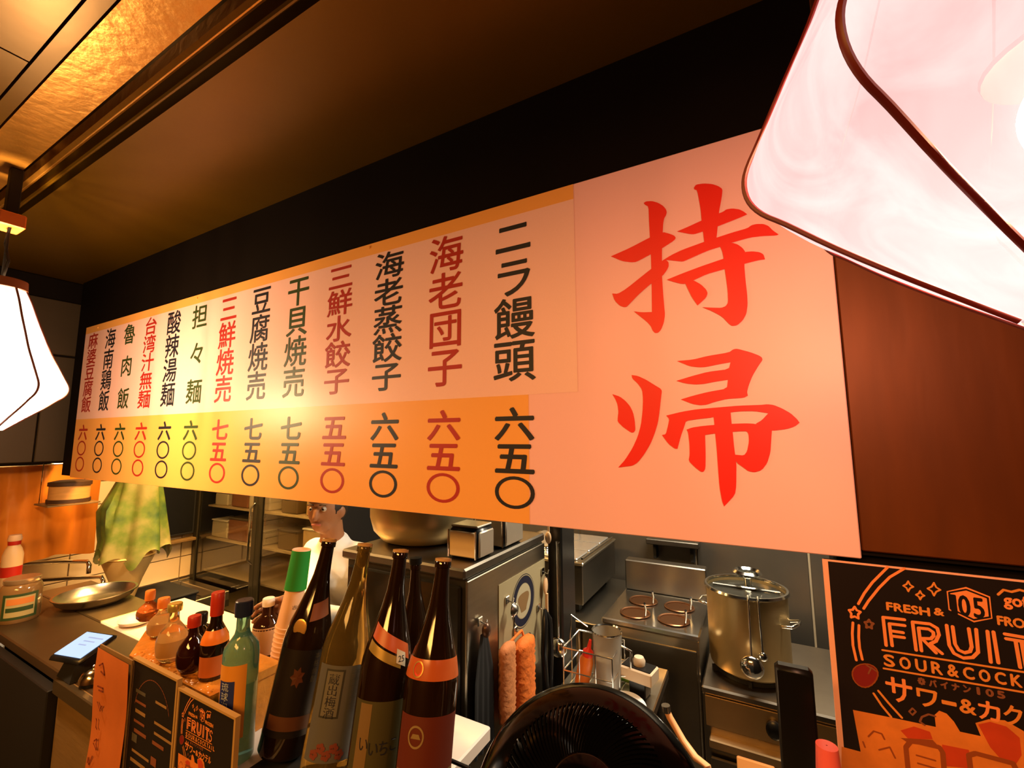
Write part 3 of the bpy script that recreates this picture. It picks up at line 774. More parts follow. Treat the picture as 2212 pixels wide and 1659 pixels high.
MB().box(-3.385, -3.19, .87, 1.08, 1.396, 1.404, .001).build('board', wood_m, t)
for y in (.885, 1.06): MB().tube([(-3.37, y, 1.404), (-3.37, y, 2.6)], .002, 6).build('rod', chrome, t)
clean(t)
p = Vector((-3.28, .975, 1.4045))
t = thing('bamboo_steamer', 'round bamboo steamer with dark top and bottom bands on the hanging shelf', 'steamer', p)
bam = mat('bamboo', (.55, .27, .07), .55, 0, .3, 14, .1, stretch=(1, 1, 8))
MB().lathe([(.001, .0), (.082, .0), (.082, .11), (.001, .11)], p, 32).build('body', bam, t, 40)
for z in (.004, .092): MB().lathe([(.0825, z), (.088, z), (.088, z+.018), (.0825, z+.018)], p, 32).build('band', mat('dark_cane', (.05, .02, .006), .6), t, 40)
MB().lathe([(.001, .122), (.05, .12), (.088, .111), (.001, .1105)], p, 32).build('lid', MATS['dark_cane'], t, 40)
clean(t)

# ================================================================== BOTTLES
def qtilt(d):
    return Vector((0, 0, 1)).rotation_difference(Vector(d).normalized())
BIGP = [(.001, 0), (.90, 0), (1, .018), (1, .50), (.975, .535), (.88, .59), (.70, .66), (.50, .745), (.37, .82), (.31, .90), (.285, .955), (.285, .962), (.335, .965), (.335, .985), (.28, 1.0), (.20, 1.0), (.18, .9), (.001, .88)]
def rad_at(P, z):
    for (r0, z0), (r1, z1) in zip(P[1:], P[2:]):
        if z0 <= z <= z1 and z1 > z0: return r0+(r1-r0)*(z-z0)/(z1-z0)
    return 1.0
def sleeve(P, Rb, L, z0, z1, a0, a1, slant=0.0, off=.0007, n=20, m=5):
    """label following the bottle's skin"""
    mb = MB()
    for i in range(n+1):
        a = a0+(a1-a0)*i/n; sl = slant*(i/n-.5)
        for j in range(m+1):
            z = z0+(z1-z0)*j/m+sl
            r = rad_at(P, z)*Rb+off
            mb.v.append(Vector((r*math.cos(a), r*math.sin(a), z*L)))
    for i in range(n):
        for j in range(m): mb.f.append((i*(m+1)+j, (i+1)*(m+1)+j, (i+1)*(m+1)+j+1, i*(m+1)+j+1))
    return mb
def wrap(P, Rb, L, amid, off=.0013):
    """(x metres to the right, z metres) on the skin; right = increasing angle as the viewer sees it"""
    def fn(x, z):
        r = rad_at(P, z/L)*Rb+off; a = amid + x/max(r, .01)
        return Vector((r*math.cos(a), r*math.sin(a), z))
    return fn
class WMB(MB): pass
def wtext(mb, s_, fn, x0, x1, z0, z1, em=False):
    V, Fc = glyph(s_, 0.0)
    if not V: return
    if em: a0, a1, b0, b1 = 0.03, .97, -.08, .85
    else:
        a0 = min(v[0] for v in V); a1 = max(v[0] for v in V); b0 = min(v[1] for v in V); b1 = max(v[1] for v in V)
    mb.add([fn(x0+(v[0]-a0)/(a1-a0)*(x1-x0), z0+(v[1]-b0)/max(1e-6, b1-b0)*(z1-z0)) for v in V], Fc)

brown_glass = mat('brown_glass', (.010, .004, .0015), .07, spec=.7)
olive_glass = mat('olive_glass', (.32, .22, .06), .05, trans=.85, ior=1.3, spec=.6)
gold = mat('gold_foil', (.85, .50, .14), .3, .8)
bx = [608, 702, 800, 905]; tx = [(712, 1166), (789, 1176), (866, 1189), (958, 1208)]
blabels = ['leftmost big bottle, dark brown with a black label and orange crest, leaning back',
           'second big bottle, pale olive glass with a whitish blossom label, leaning back',
           'third big bottle, brown with slanted red and gold neck band and greenish label',
           'rightmost big bottle, brown with orange shoulder band and red lower label']
bigs = []
for i in range(4):
    b = aY(bx[i], 1645+i*7, .70); b.z = CZ+.022
    tp = aY(tx[i][0], tx[i][1], .792)
    d = tp-b; L = d.length; Rb = .0525
    q = qtilt(d)
    t = thing('sake_bottle', blabels[i], 'bottle', b, 'big bottles on the counter below the sign', rot=q)
    gm = olive_glass if i == 1 else brown_glass
    MB().lathe([(r*Rb, z*L) for r, z in BIGP], (0, 0, 0), 40).build('glass', gm, t, 50)
    MB().lathe([(.28*Rb, .995*L), (.34*Rb, .992*L), (.335*Rb, 1.004*L), (.24*Rb, 1.006*L), (.23*Rb, .995*L)], (0, 0, 0), 24).build('mouth', mat('mouth_glass', (.45, .28, .12), .15), t, 60)
    af = math.atan2(-b.y, -b.x)           # towards the dining side
    def lab(nm, m, z0, z1, w0, w1, sl=0.0, off=.0007):
        return sleeve(BIGP, Rb, L, z0, z1, af+R(w0), af+R(w1), sl, off).build(nm, m, t, 60)
    fn = wrap(BIGP, Rb, L, af)
    fnx = lambda x, z: fn(x, z)
    if i == 0:
        lab('label', mat('label_black', (.008, .005, .004), .4), .10, .48, -75, 70)
        mb = MB()
        pts = [(.016*math.cos(2*PI*k/14)*(1 if k % 2 else .62)-.008, .36*L+.022*math.sin(2*PI*k/14)*(1 if k % 2 else .62)) for k in range(14)]
        for k in range(14): mb.poly([fn(-.008, .36*L), fn(*pts[k]), fn(*pts[(k+1) % 14])])
        mb.build('crest', mat('crest_rust', (.07, .018, .004), .5), t, fix=False)
        mb = MB()
        for k, ch in enumerate('本格焼酎'): wtext(mb, ch, fn, .022, .034, .44*L-k*.016, .44*L-k*.016+.014, True)
        mb.build('label_text', mat('dull_gold', (.07, .045, .015), .5), t, fix=False)
        lab('lower_band', mat('rust_band', (.07, .022, .006), .5), .13, .19, -60, 60, 0, .0012)
        mb = MB().ball((0, 0, 0), .016, 8, (1, .1, 1.25))
        r = rad_at(BIGP, .575)*Rb
        mb.xf(Matrix.Translation((r*math.cos(af-.55), r*math.sin(af-.55), .575*L)) @ Matrix.Rotation(af-.55+PI/2, 4, 'Z')).build('foil_seal', gold, t, 60)
        lab('neck_mark', mat('neck_rust', (.16, .045, .01), .45), .62, .70, -10, 55, .03, .0008)
    if i == 1:
        lab('label', mat('label_pale', (.085, .082, .075), .5), .09, .47, -65, 60)
        lab('inner_frame', mat('label_dark', (.03, .028, .02), .5), .26, .455, -42, 2, 0, .0012)
        lab('inner_panel', mat('label_grey', (.12, .11, .085), .5), .268, .447, -38, -2, 0, .0016)
        fn2 = wrap(BIGP, Rb, L, af+R(-20), .0021); mb = MB()
        for k, ch in enumerate('蔵出梅酒'): wtext(mb, ch, fn2, -.0115, .0115, .42*L-.012-k*.0205, .42*L-.012-k*.0205+.020, True)
        mb.build('label_text', ink_black, t, fix=False)
        fn2 = wrap(BIGP, Rb, L, af+R(30), .0021); mb = MB()
        for c_ in range(2):
            for k in range(7): wtext(mb, '本醸造純米清酒'[k], fn2, -.012+c_*.013, -.003+c_*.013, .44*L-k*.0115, .44*L-k*.0115+.010, True)
        mb.build('side_text', mat('label_dim', (.12, .1, .08), .5), t, fix=False)
        for k in range(5):
            mb = MB(); cx_, cz_ = -.035+.013*k, .12*L+.012*(k % 2)
            for m_ in range(5):
                a = m_*2*PI/5
                c1 = (cx_+.0055*math.cos(a), cz_+.0055*math.sin(a))
                mb.poly([fn(c1[0]+.0045*math.cos(2*PI*j/8), c1[1]+.0045*math.sin(2*PI*j/8)) for j in range(8)])
            mb.v = [v*1.012 if False else v + Vector((v.x, v.y, 0)).normalized()*(.0006+.0001*k) for v in mb.v]
            mb.build('blossom', mat('blossom_red', (.16, .035, .02), .5), t, fix=False)
    if i == 2:
        lab('neck_band', mat('band_red', (.42, .08, .015), .4), .585, .645, -60, 55, -.09)
        lab('neck_band_lower', mat('band_gold', (.30, .20, .04), .35, .3), .545, .585, -60, 30, -.07)
        lab('price_tag', mat('tag_white', (.5, .44, .32), .4), .525, .580, 18, 42, -.02, .0013)
        mb = MB(); wtext(mb, '25', wrap(BIGP, Rb, L, af+R(30), .002), -.007, .007, .538*L, .562*L); mb.build('tag_text', ink_black, t, fix=False)
        lab('label', mat('label_green', (.045, .038, .010), .5), .07, .39, -70, 70)
        lab('label_edge', mat('label_cream', (.15, .09, .03), .5), .07, .38, -50, -22, 0, .0012)
        mb = MB()
        for k, (ch, xx, zz) in enumerate((('い', -.040, .235), ('い', -.020, .222), ('ち', -.000, .222), ('こ', .020, .230))):
            wtext(mb, ch, fn, xx, xx+.021, zz*L-.012, zz*L+.014, True)
        mb.v = [v + Vector((v.x, v.y, 0)).normalized()*.0008 for v in mb.v]
        mb.build('label_text', ink_black, t, fix=False)
    if i == 3:
        lab('shoulder_band', mat('band_orange', (.42, .09, .02), .25), .530, .605, -90, 90)
        mb = MB()
        mb2 = [(.012*math.cos(2*PI*k/20), .568*L+.014*math.sin(2*PI*k/20)) for k in range(20)]
        fe = wrap(BIGP, Rb, L, af+R(-38), .0015)
        mb.poly([fe(*p_) for p_ in mb2]); mb.build('round_seal', mat('seal_red', (.6, .05, .02), .4), t, fix=False)
        mb = MB()
        for k in range(20):
            a, b_ = mb2[k], mb2[(k+1) % 20]; q_ = lambda p_: (p_[0]*.8, .568*L+(p_[1]-.568*L)*.8)
            mb.poly([fe(*a), fe(*b_), fe(*q_(b_)), fe(*q_(a))])
        mb.v = [v + Vector((v.x, v.y, 0)).normalized()*.0005 for v in mb.v]
        mb.build('seal_ring', gold, t, fix=False)
        lab('label', mat('label_red', (.09, .012, .003), .5), .06, .405, -72, 72)
        lab('white_strip', mat('strip_cream', (.15, .10, .035), .5), .155, .215, -66, 66, 0, .0012)
        mb = MB()
        for k, ch in enumerate('紹興酒'): wtext(mb, ch, fn, -.036+.025*k, -.013+.025*k, .158*L, .212*L, True)
        mb.v = [v + Vector((v.x, v.y, 0)).normalized()*.0008 for v in mb.v]
        mb.build('label_text', ink_red, t, fix=False)
        fe = wrap(BIGP, Rb, L, af+R(-25), .0016)
        mb = MB(); n_ = 24
        for k in range(n_):
            a0_, a1_ = 2*PI*k/n_, 2*PI*(k+1)/n_
            mb.poly([fe(.016*math.cos(a0_), .335*L+.018*math.sin(a0_)), fe(.016*math.cos(a1_), .335*L+.018*math.sin(a1_)), fe(.013*math.cos(a1_), .335*L+.0145*math.sin(a1_)), fe(.013*math.cos(a0_), .335*L+.0145*math.sin(a0_))])
        mb.poly([fe(-.010, .328*L), fe(.010, .328*L), fe(.006, .345*L), fe(-.006, .345*L)])
        mb.build('pagoda_logo', mat('logo_cream', (.22, .15, .06), .5), t, fix=False)
    bigs.append((b, L))
# rack the four bottles lean in
t = thing('bottle_rack', 'low black rack holding the four leaning big bottles', 'rack', (-.8, .72, CZ+.001))
x0 = bigs[0][0].x-.035; x1 = bigs[3][0].x+.045
MB().box(x0, x1, .625, .775, CZ+.001, CZ+.008, .002).build('tray', blackm, t)
MB().tube([(x0, .80, CZ+.009), (x0, .80, CZ+.07), (x1, .80, CZ+.07), (x1, .80, CZ+.009)], .004, 8).build('back_rail', blackp, t, 60)
for x in (x0+.02, x1-.02): MB().tube([(x, .77, CZ+.005), (x, .80, CZ+.010)], .0035, 8).build('foot', blackp, t)
clean(t)
# one more dark bottle standing behind the third and fourth
b = Vector((aY(896, 1300, .95).x, .95, CZ+.001)); L = .39
t = thing('dark_bottle', 'plain dark bottle standing upright behind the third and rightmost big bottles', 'bottle', b)
MB().lathe([(r*.045, z*L+.0) for r, z in BIGP], b, 32).build('glass', brown_glass, t, 50)
MB().lathe([(.001, L), (.017, L), (.017, L+.016), (.001, L+.018)], b, 20).build('cap', blackp, t, 40)
clean(t)

# amber crate with the small bottles
BZ = 1.16
xl = -1.80; xr = -1.135
amber = mat('amber_ice', (.55, .19, .02), .3, 0, .45, 22, .6)
t = thing('amber_crate', 'knobbly translucent amber crate behind the menus with small liquor bottles on it', 'crate', ((xl+xr)/2, .72, CZ))
MB().prism([(-1.53, .618, CZ+.001), (xr, .618, CZ+.001), (xr, .787, CZ+.001), (xl, .787, CZ+.001)], (0, 0, BZ-.021-CZ)).build('body', amber, t)
MB().prism([(-1.533, .614, BZ-.0195), (xr+.004, .614, BZ-.0195), (xr+.004, .790, BZ-.0195), (xl-.006, .790, BZ-.0195)], (0, 0, .0195)).build('lid', amber, t)
for k in range(26):
    MB().ball((-1.515+(xr+1.515-.015)*k/25, .622+random.random()*.004, BZ-.008), .0095+random.random()*.004, 5, (1, .7, .8)).build('knob', amber, t, 60)
mb = MB(); rnd = random.Random(3)
for k in range(150):
    y = rnd.uniform(.622, .66) if k < 90 else rnd.uniform(.70, .78); x = rnd.uniform(-1.515-(y-.62)*1.55, xr-.02)
    mb.ball((x, y, BZ-.004), rnd.uniform(.005, .009), 4, (1.2, 1.2, .75))
pl_ = mb.build('amber_lumps', amber, t, 60); pl_['kind'] = 'stuff'
clean(t)
def base_at(pxx, Y, z):
    lo, hi = 900.0, 3000.0                    # walk down the image column until the plane z is met at depth Y
    for _ in range(50):
        mid = (lo+hi)/2; r = ray(pxx, mid)
        if r.y <= 0 or CAM.z + r.z*(Y/r.y) < z: hi = mid
        else: lo = mid
    p = aY(pxx, lo, Y); p.z = z
    return p
def small_bottle(base_px, cap_px, Rb, glass, capm, label, prof, cap_h=.03, cap_r=.38, grp='small liquor bottles on the amber crate', z=BZ, parts=None, liquid=None):
    b = aZ(*base_px, z+.001) if base_px[1] > 10 else base_at(base_px[0], base_px[1], z+.001)
    H = aY(*cap_px, b.y).z - b.z
    t = thing('liquor_bottle', label, 'bottle', b, grp)
    Hg = H-cap_h*.6
    MB().lathe([(r*Rb, zz*Hg) for r, zz in prof], b, 32).build('glass', glass, t, 50)
    if liquid:
        MB().lathe([(.001, .012), (.88*Rb, .016), (.9*Rb, .1*H), (.9*Rb, .38*H), (.001, .38*H)], b, 24).build('liquid', liquid, t, 50)
    cr = cap_r*Rb
    MB().lathe([(.001, H-cap_h), (cr, H-cap_h), (cr*1.03, H-cap_h*.5), (cr, H-.002), (cr*.9, H), (.001, H)], b, 24).build('cap', capm, t, 40)
    if parts: parts(t, b, H, Hg, prof, Rb)
    clean(t); return t, b, H
ROUND = [(.001, 0), (.55, 0), (.72, .03), (.96, .16), (1, .30), (.97, .42), (.82, .55), (.55, .66), (.36, .74), (.31, .84), (.31, 1), (.001, 1)]
TALL = [(.001, 0), (.93, 0), (1, .02), (1, .50), (.93, .58), (.66, .68), (.44, .76), (.40, .9), (.40, 1), (.001, 1)]
FLASK = [(.001, 0), (.9, 0), (1, .03), (1, .55), (.85, .66), (.48, .76), (.42, .84), (.42, 1), (.001, 1)]
g_amber = mat('amber_glass', (.45, .13, .03), .06, trans=.6, ior=1.35)
g_pale = mat('pale_glass', (.80, .62, .34), .05, trans=.9, ior=1.3)
c_orange = mat('cap_orange', (.70, .20, .03), .35); c_gold = mat('cap_gold', (.75, .58, .16), .25, .7)
c_red = mat('cap_red', (.45, .03, .012), .35)
small_bottle((320, .750), (338, 1279), .033, g_amber, c_orange, 'reddish amber round bottle at the far left end of the amber crate', ROUND, .030, .42)
small_bottle((348, .715), (357, 1292), .037, g_pale, c_orange, 'pale round bottle with an orange cap, second from the left on the crate', ROUND, .028, .42, liquid=mat('liq_pale', (.60, .36, .14), .2))
small_bottle((369, .655), (384, 1304), .037, g_pale, c_gold, 'pale round bottle with a shiny gold cap on the amber crate', ROUND, .020, .46, liquid=MATS['liq_pale'])
small_bottle((430, .735), (421, 1318), .033, brown_glass, blackp, 'dark bottle with a black cap, behind the red-capped round one', FLASK, .028, .5)
small_bottle((412, .652), (433, 1334), .034, mat('plum_glass', (.02, .004, .003), .06, spec=.7), c_red, 'dark round bottle with a red cap on the amber crate', ROUND, .026, .44)
def tall_parts(t, b, H, Hg, P, Rb):
    af = math.atan2(-b.y, -b.x)
    mb = sleeve(P, Rb, Hg, .50, .68, af-1.3, af+1.3); mb.v = [v+b for v in mb.v]; mb.build('shoulder_label', mat('label_orange', (.78, .20, .02), .4), t, 60)
    mb = sleeve(P, Rb, Hg, .06, .34, af-1.2, af+1.2); mb.v = [v+b for v in mb.v]; mb.build('label', mat('label_rust', (.42, .10, .02), .5), t, 60)
small_bottle((459, .664), (474, 1279), .031, brown_glass, c_red, 'tall dark bottle with red foil top and orange shoulder label on the crate', TALL, .055, .48, parts=tall_parts)
def blue_parts(t, b, H, Hg, P, Rb):
    af = math.atan2(-b.y, -b.x)
    mb = sleeve(P, Rb, Hg, .18, .66, af-1.5, af+.35); mb.v = [v+b for v in mb.v]; mb.build('label', mat('label_amber', (.65, .27, .03), .5), t, 60)
    mb = sleeve(P, Rb, Hg, .28, .56, af-1.25, af-.25, 0, .0013); mb.v = [v+b for v in mb.v]; mb.build('blue_patch', mat('label_blue', (.02, .03, .16), .5), t, 60)
    mb = MB(); fn = wrap(P, Rb, Hg, af-.75, .0020)
    for k, ch in enumerate('琉球泡盛'): wtext(mb, ch, fn, -.011, .008, .51*Hg-k*.02-.004, .51*Hg-k*.02+.014, True)
    mb.v = [v+b for v in mb.v]; mb.build('label_text', mat('label_pale_blue', (.45, .5, .6), .5), t, fix=False)
BLUE = [(.001, 0), (.93, 0), (1, .015), (1, .70), (.93, .755), (.62, .80), (.44, .835), (.38, .87), (.36, 1), (.001, 1)]
small_bottle((507, 1636), (522, 1293), .038, mat('teal_glass', (.20, .50, .46), .05, trans=.72, ior=1.35), mat('cap_navy', (.012, .018, .05), .3),
             'tall pale teal bottle with a navy cap and amber label right of the crate', BLUE, .035, .50, grp='bottles on the counter', z=CZ, parts=blue_parts)
def hand_parts(t, b, H, Hg, P, Rb):
    af = math.atan2(-b.y, -b.x)
    mb = sleeve(P, Rb, Hg, .42, .74, af-1.3, af+1.3); mb.v = [v+b for v in mb.v]; mb.build('label', mat('label_tan', (.50, .32, .18), .5), t, 60)
HB_P = [(.001, 0), (.93, 0), (1, .02), (1, .72), (.9, .78), (.5, .84), (.40, .87), (.38, 1), (.001, 1)]
small_bottle((570, 1480), (566, 1287), .040, mat('cola_glass', (.03, .008, .003), .06, spec=.7), mat('cap_white', (.85, .78, .7), .4),
             'dark bottle with white cap and tan label, gripped by the kitchen worker', HB_P, .022, .42, grp='bottles on the counter', z=CZ, parts=hand_parts)

# ================================================================== PAPER CUPS
b = base_at(600, .845, CZ+.002); b.z += .006; tp = aY(652, 1186, b.y+.035); d = tp-b; L = d.length
t = thing('cup_stack', 'leaning stack of upturned paper cups, the top one banded green', 'paper cups', b, rot=qtilt(d))
cupm = mat('cup_paper', (.78, .46, .26), .6, 0, .04, 20)
nst = 15; pitch = L*.46/nst
for k in range(nst):
    z = k*pitch
    MB().lathe([(.0348, z), (.0370, z+.001), (.0374, z+.004), (.0348, z+.0055), (.0344, z+pitch+.002)], (0, 0, 0), 30).build('cup_rim', cupm, t, 50)
z0 = nst*pitch
MB().lathe([(.0374, z0), (.0378, z0+.004), (.0352, z0+.005), (.0261, L*.72), (.0261, L*.725)], (0, 0, 0), 32).build('top_cup', cupm, t, 50)
MB().lathe([(.0302, L*.72), (.0261, L-.002)], (0, 0, 0), 32).build('green_band', mat('cup_green', (.02, .25, .03), .5), t, 50)
MB().lathe([(.0261, L-.002), (.0248, L), (.0235, L-.001), (.0222, L-.006), (.001, L-.006)], (0, 0, 0), 32).build('cup_base', cupm, t, 50)
af = math.atan2(-b.y, -b.x)
mb = MB(); V, Fc = glyph('sugi')
fnc = lambda x, z: Vector(((.0322)*math.cos(af+.35+x/.032), (.0322)*math.sin(af+.35+x/.032), z))
wtext(mb, '古都', fnc, -.013, .013, L*.60, L*.63); mb.build('cup_print', ink_black, t, fix=False)

# ================================================================== POSTER AND MENUS
def crop(cx, cy): return 1760+.2888*cx, 1180+.2888*cy
PY = .898
def P3(cx, cy):
    q = aY(*crop(cx, cy), PY); return (q.x, q.z)
o_tl = P3(55, 95)
PX0, PZ1 = o_tl; PX1, PZ0 = PX0+.50, PZ1-.66
pk = mat('poster_paper', (.86, .42, .28), .5); ink_or = mat('ink_orange', (.85, .26, .07), .5); ink_dor = mat('ink_amber', (.72, .24, .04), .5)
pblack = mat('poster_black', (.012, .008, .008), .35, spec=.35); dim = mat('ink_dim', (.22, .07, .03), .5); berry = mat('ink_berry', (.20, .01, .01), .5)
photo_or = mat('photo_orange', (.68, .20, .03), .5, 0, .35, 30); photo_red = mat('photo_red', (.52, .05, .012), .5, 0, .3, 30); photo_br = mat('photo_brown', (.28, .06, .012), .5)
def poster_art(root, F):
    """F(x, z, layer) maps poster-plane metres to the surface"""
    W = .0046
    def rib(name, m, paths, wd=W, ly=2):
        mb = MB()
        for i, pts in enumerate(paths):
            P_ = [P3(*p) for p in pts]
            for qi, q in enumerate(ribbon(P_, wd)): mb.poly([F(v[0], v[1], ly+.12*qi+.03*i) for v in q])
        # each small piece of print is one flat mesh
        return mb.build(name, m, root, fix=False)
    def pol(name, m, pts, ly=2):
        return MB().poly([F(*P3(*p), ly) for p in pts]).build(name, m, root, fix=False)
    rib('ring_line', ink_or, [[(545,155),(430,270),(370,350),(325,430)]], .0035)
    rib('ring_line', ink_or, [[(670,165),(560,230),(480,310),(400,410),(365,465)]], .0035)
    rib('ring_line', ink_or, [[(285,570),(280,650),(285,740),(310,850)]], .0035)
    rib('ring_line', ink_or, [[(330,590),(328,680),(335,760),(355,845)]], .0035)
    rib('ring_line', ink_dor, [[(440,1100),(500,1190),(570,1275)]], .003)
    rib('ring_line', ink_dor, [[(475,1080),(550,1170),(650,1280)]], .003)
    for (x, y, r) in ((698,298,38),(787,365,32),(890,320,48)):
        rib('sparkle', ink_dor, [[(x,y-r),(x+r*.35,y-r*.3),(x+r,y+r*.1),(x+r*.35,y+r*.4),(x,y+r),(x-r*.35,y+r*.3),(x-r,y-r*.1),(x-r*.35,y-r*.4),(x,y-r)]], .0022)
    for (x, y, r, m_) in ((298,497,46,ink_or),(405,582,34,dim)):
        pts = []
        for k in range(11):
            a = -PI/2+k*PI/5; rr = r if k % 2 == 0 else r*.58
            pts.append((x+rr*math.cos(a), y+rr*math.sin(a)+.15*rr*math.cos(a)))
        rib('star', m_, [pts], .0032)
    def txt(name, m, s_, x0, x1, yb, yt, ly=2, em=False, at=None):
        """x0..x1 in crop px; yb/yt bottom and top read at x = at"""
        at = x0 if at is None else at
        mb = MB(); X0 = P3(x0, yb)[0]; X1 = P3(x1, yb)[0]; Z0 = P3(at, yb)[1]; Z1 = P3(at, yt)[1]
        V, Fc = glyph(s_)
        if em: a0, a1, b0, b1 = .05, .95, -.05, .82
        else:
            a0 = min(v[0] for v in V); a1 = max(v[0] for v in V); b0 = min(v[1] for v in V); b1 = max(v[1] for v in V)
        for i, (dx, dz) in enumerate(((0, 0), (.0007, 0), (-.0007, 0), (0, .0007), (0, -.0007))):
            mb.add([F(X0+(v[0]-a0)/(a1-a0)*(X1-X0)+dx, Z0+(v[1]-b0)/(b1-b0)*(Z1-Z0)+dz, ly+.05*i) for v in V], Fc)
        return mb.build(name, m, root, fix=False)
    txt('small_heading', ink_dor, 'FRESH', 540, 855, 475, 418)
    txt('small_heading', ink_dor, '&', 895, 965, 515, 465, at=930)
    pol('hexagon_logo', ink_or, [(985,335),(1130,303),(1310,375),(1328,540),(1190,568),(1000,475)], 2)
    rib('logo_line', pblack, [[(1002,345),(1130,322),(1292,385),(1308,528),(1188,548),(1015,465),(1002,345)]], .0022, 3)
    for (s_, x0, x1, yb, yt) in (('1', 1026, 1064, 500, 362), ('0', 1085, 1165, 515, 365), ('5', 1195, 1270, 530, 385)):
        txt('logo_digit', pblack, s_, x0, x1, yb, yt, 3.3)
    txt('second_logo', ink_or, 'gof', 1420, 1600, 465, 355)
    rib('logo_curl', ink_dor, [[(1370,360),(1410,325),(1470,340),(1530,325),(1600,345)]], .003)
    txt('small_heading', dim if False else ink_dor, 'FROZEN', 1370, 1790, 585, 520)
    D = .0042
    rib('headline_letter', ink_or, [[(670,548),(510,530),(533,740)],[(672,592),(557,578),(578,742)],[(660,645),(572,632)],[(668,682),(575,670)]], D)
    rib('headline_letter', ink_or, [[(757,775),(730,565),(860,580),(915,612),(928,660),(905,708),(862,728),(950,800)],[(797,780),(775,610),(850,618),(885,642),(888,668),(868,690),(800,688),(905,795)]], D)
    rib('headline_letter', ink_or, [[(985,590),(1005,740),(1040,800),(1110,835),(1180,830),(1220,790),(1205,620)],[(1030,600),(1048,730),(1075,775),(1120,795),(1160,785),(1172,750),(1150,615)]], D)
    rib('headline_letter', ink_or, [[(1290,635),(1315,865)],[(1335,640),(1372,870)]], D)
    rib('headline_letter', ink_or, [[(1420,655),(1620,690)],[(1430,690),(1620,722)],[(1500,705),(1535,905)],[(1545,712),(1580,912)]], D)
    rib('headline_letter', ink_or, [[(1800,760),(1750,712),(1690,715),(1672,760),(1700,800),(1770,830),(1800,880),(1770,925),(1700,925),(1665,885)]], D)
    rib('rule_line', ink_dor, [[(505,775),(1850,985)]], .0026)
    rib('rule_line', ink_dor, [[(515,912),(1850,1140)]], .0026)
    for k, ch in enumerate('SOUR&COCKTAIL'):
        x = 560+k*119; y = 855+(x-560)*.158
        wd = 38 if ch != 'I' else 8
        txt('subtitle_letter', ink_dor, ch, x-wd, x+wd, y+42, y-42, at=x)
    for k, ch in enumerate('※バイナン105'):
        x = 800+k*85; y = 1010+(x-800)*.17; hw = 8 if ch == '1' else 26
        txt('note_letter', dim, ch, x-hw, x+hw, y+24, y-26, at=x, em=False)
    for (ch, x0, x1, yb, yt, m_) in (('サ',545,735,1165,990,ink_or),('ワ',775,922,1200,1075,ink_dor),('ー',955,1055,1185,1160,ink_dor),('&',1090,1205,1250,1150,ink_dor),('カ',1235,1390,1300,1165,ink_or),('ク',1425,1560,1340,1195,ink_dor),('テ',1600,1740,1365,1230,ink_dor),('ル',1770,1910,1395,1260,ink_dor)):
        txt('kana_letter', m_, ch, x0, x1, yb, yt, at=(x0+x1)/2)
    pts = [(375+95*math.cos(a)*(1-.15*math.sin(a)), 965+88*math.sin(a)) for a in [2*PI*k/20 for k in range(20)]]
    pol('strawberry', berry, pts, 2); rib('strawberry_edge', photo_br, [pts+[pts[0]]], .0018, 2.5)
    rib('strawberry_leaf', dim, [[(375,880),(420,910),(400,950)],[(420,905),(470,940)]], .002, 3)
    rib('heart_line', dim, [[(900,1270),(850,1255),(800,1275),(785,1310),(820,1335)]], .0025)
    rib('sparkle', dim, [[(730,1210),(755,1235),(730,1260),(705,1235),(730,1210)]], .0022)
    # cut-out photo of orange drinks at the bottom
    pol('photo', photo_or, [(285,1222),(600,1285),(905,1350),(895,1260),(930,1228),(985,1250),(1040,1310),(1085,1385),(1240,1418),(1200,1320),(1300,1292),(1420,1300),(1560,1380),(1620,1480),(1900,1560),(2000,2900),(195,2600),(200,1497),(343,1535)], 2)
    pol('photo_fruit', photo_red, [(640,1375),(740,1345),(860,1385),(880,1440),(700,1440)], 3)
    pol('photo_fruit', photo_red, [(1220,1330),(1310,1310),(1430,1345),(1530,1430),(1545,1560),(1500,1630),(1400,1600),(1310,1500)], 3)
    pol('photo_fruit', photo_red, [(950,1480),(1150,1520),(1180,1660),(960,1640)], 2.8)
    rib('photo_can', photo_br, [[(700,1700),(680,1500),(720,1450),(930,1500),(955,1540),(970,1720)]], .006, 3.4)
    rib('photo_can', photo_br, [[(1170,1720),(1150,1560),(1200,1545),(1480,1620),(1500,1660)]], .006, 3.4)
    pol('photo_shade', photo_br, [(640,1430),(880,1445),(930,1500),(700,1470)], 3.6)
    rib('photo_pattern', photo_br, [[(400,1420),(440,1380),(500,1400),(520,1440)],[(480,1520),(560,1500),(600,1580)],[(360,1460),(375,1500)],[(760,1560),(900,1600)],[(770,1620),(910,1660)]], .0022, 3.2)
t = thing('drinks_poster', 'black drinks poster with pink paper edge at the lower right reading FRUIT SOUR&COCK', 'poster', (PX0+.25, PY, PZ0))
MB().box(PX0, PX1, PY, PY+.003, PZ0, PZ1, .0006).build('paper', pk, t)
FX = lambda x, z, ly=1: Vector((x, PY-.0003*ly, z))
ib = P3(98, 112)
MB().poly([FX(ib[0], PZ0+.008, .8), FX(PX1-.01, PZ0+.008, .8), FX(PX1-.01, ib[1], .8), FX(ib[0], ib[1], .8)]).build('black_ground', pblack, t, fix=False)
poster_art(t, FX)
clean(t)
MB_ = MB(org=(PX0+.25, .912, 1.0)).box(PX0+.004, PX1, PY+.004, .924, PZ0+.01, PZ1-.004, .001)
tag(MB_.build('backing_board', blackm, None), 'thin black backing board directly behind the drinks poster', 'board')

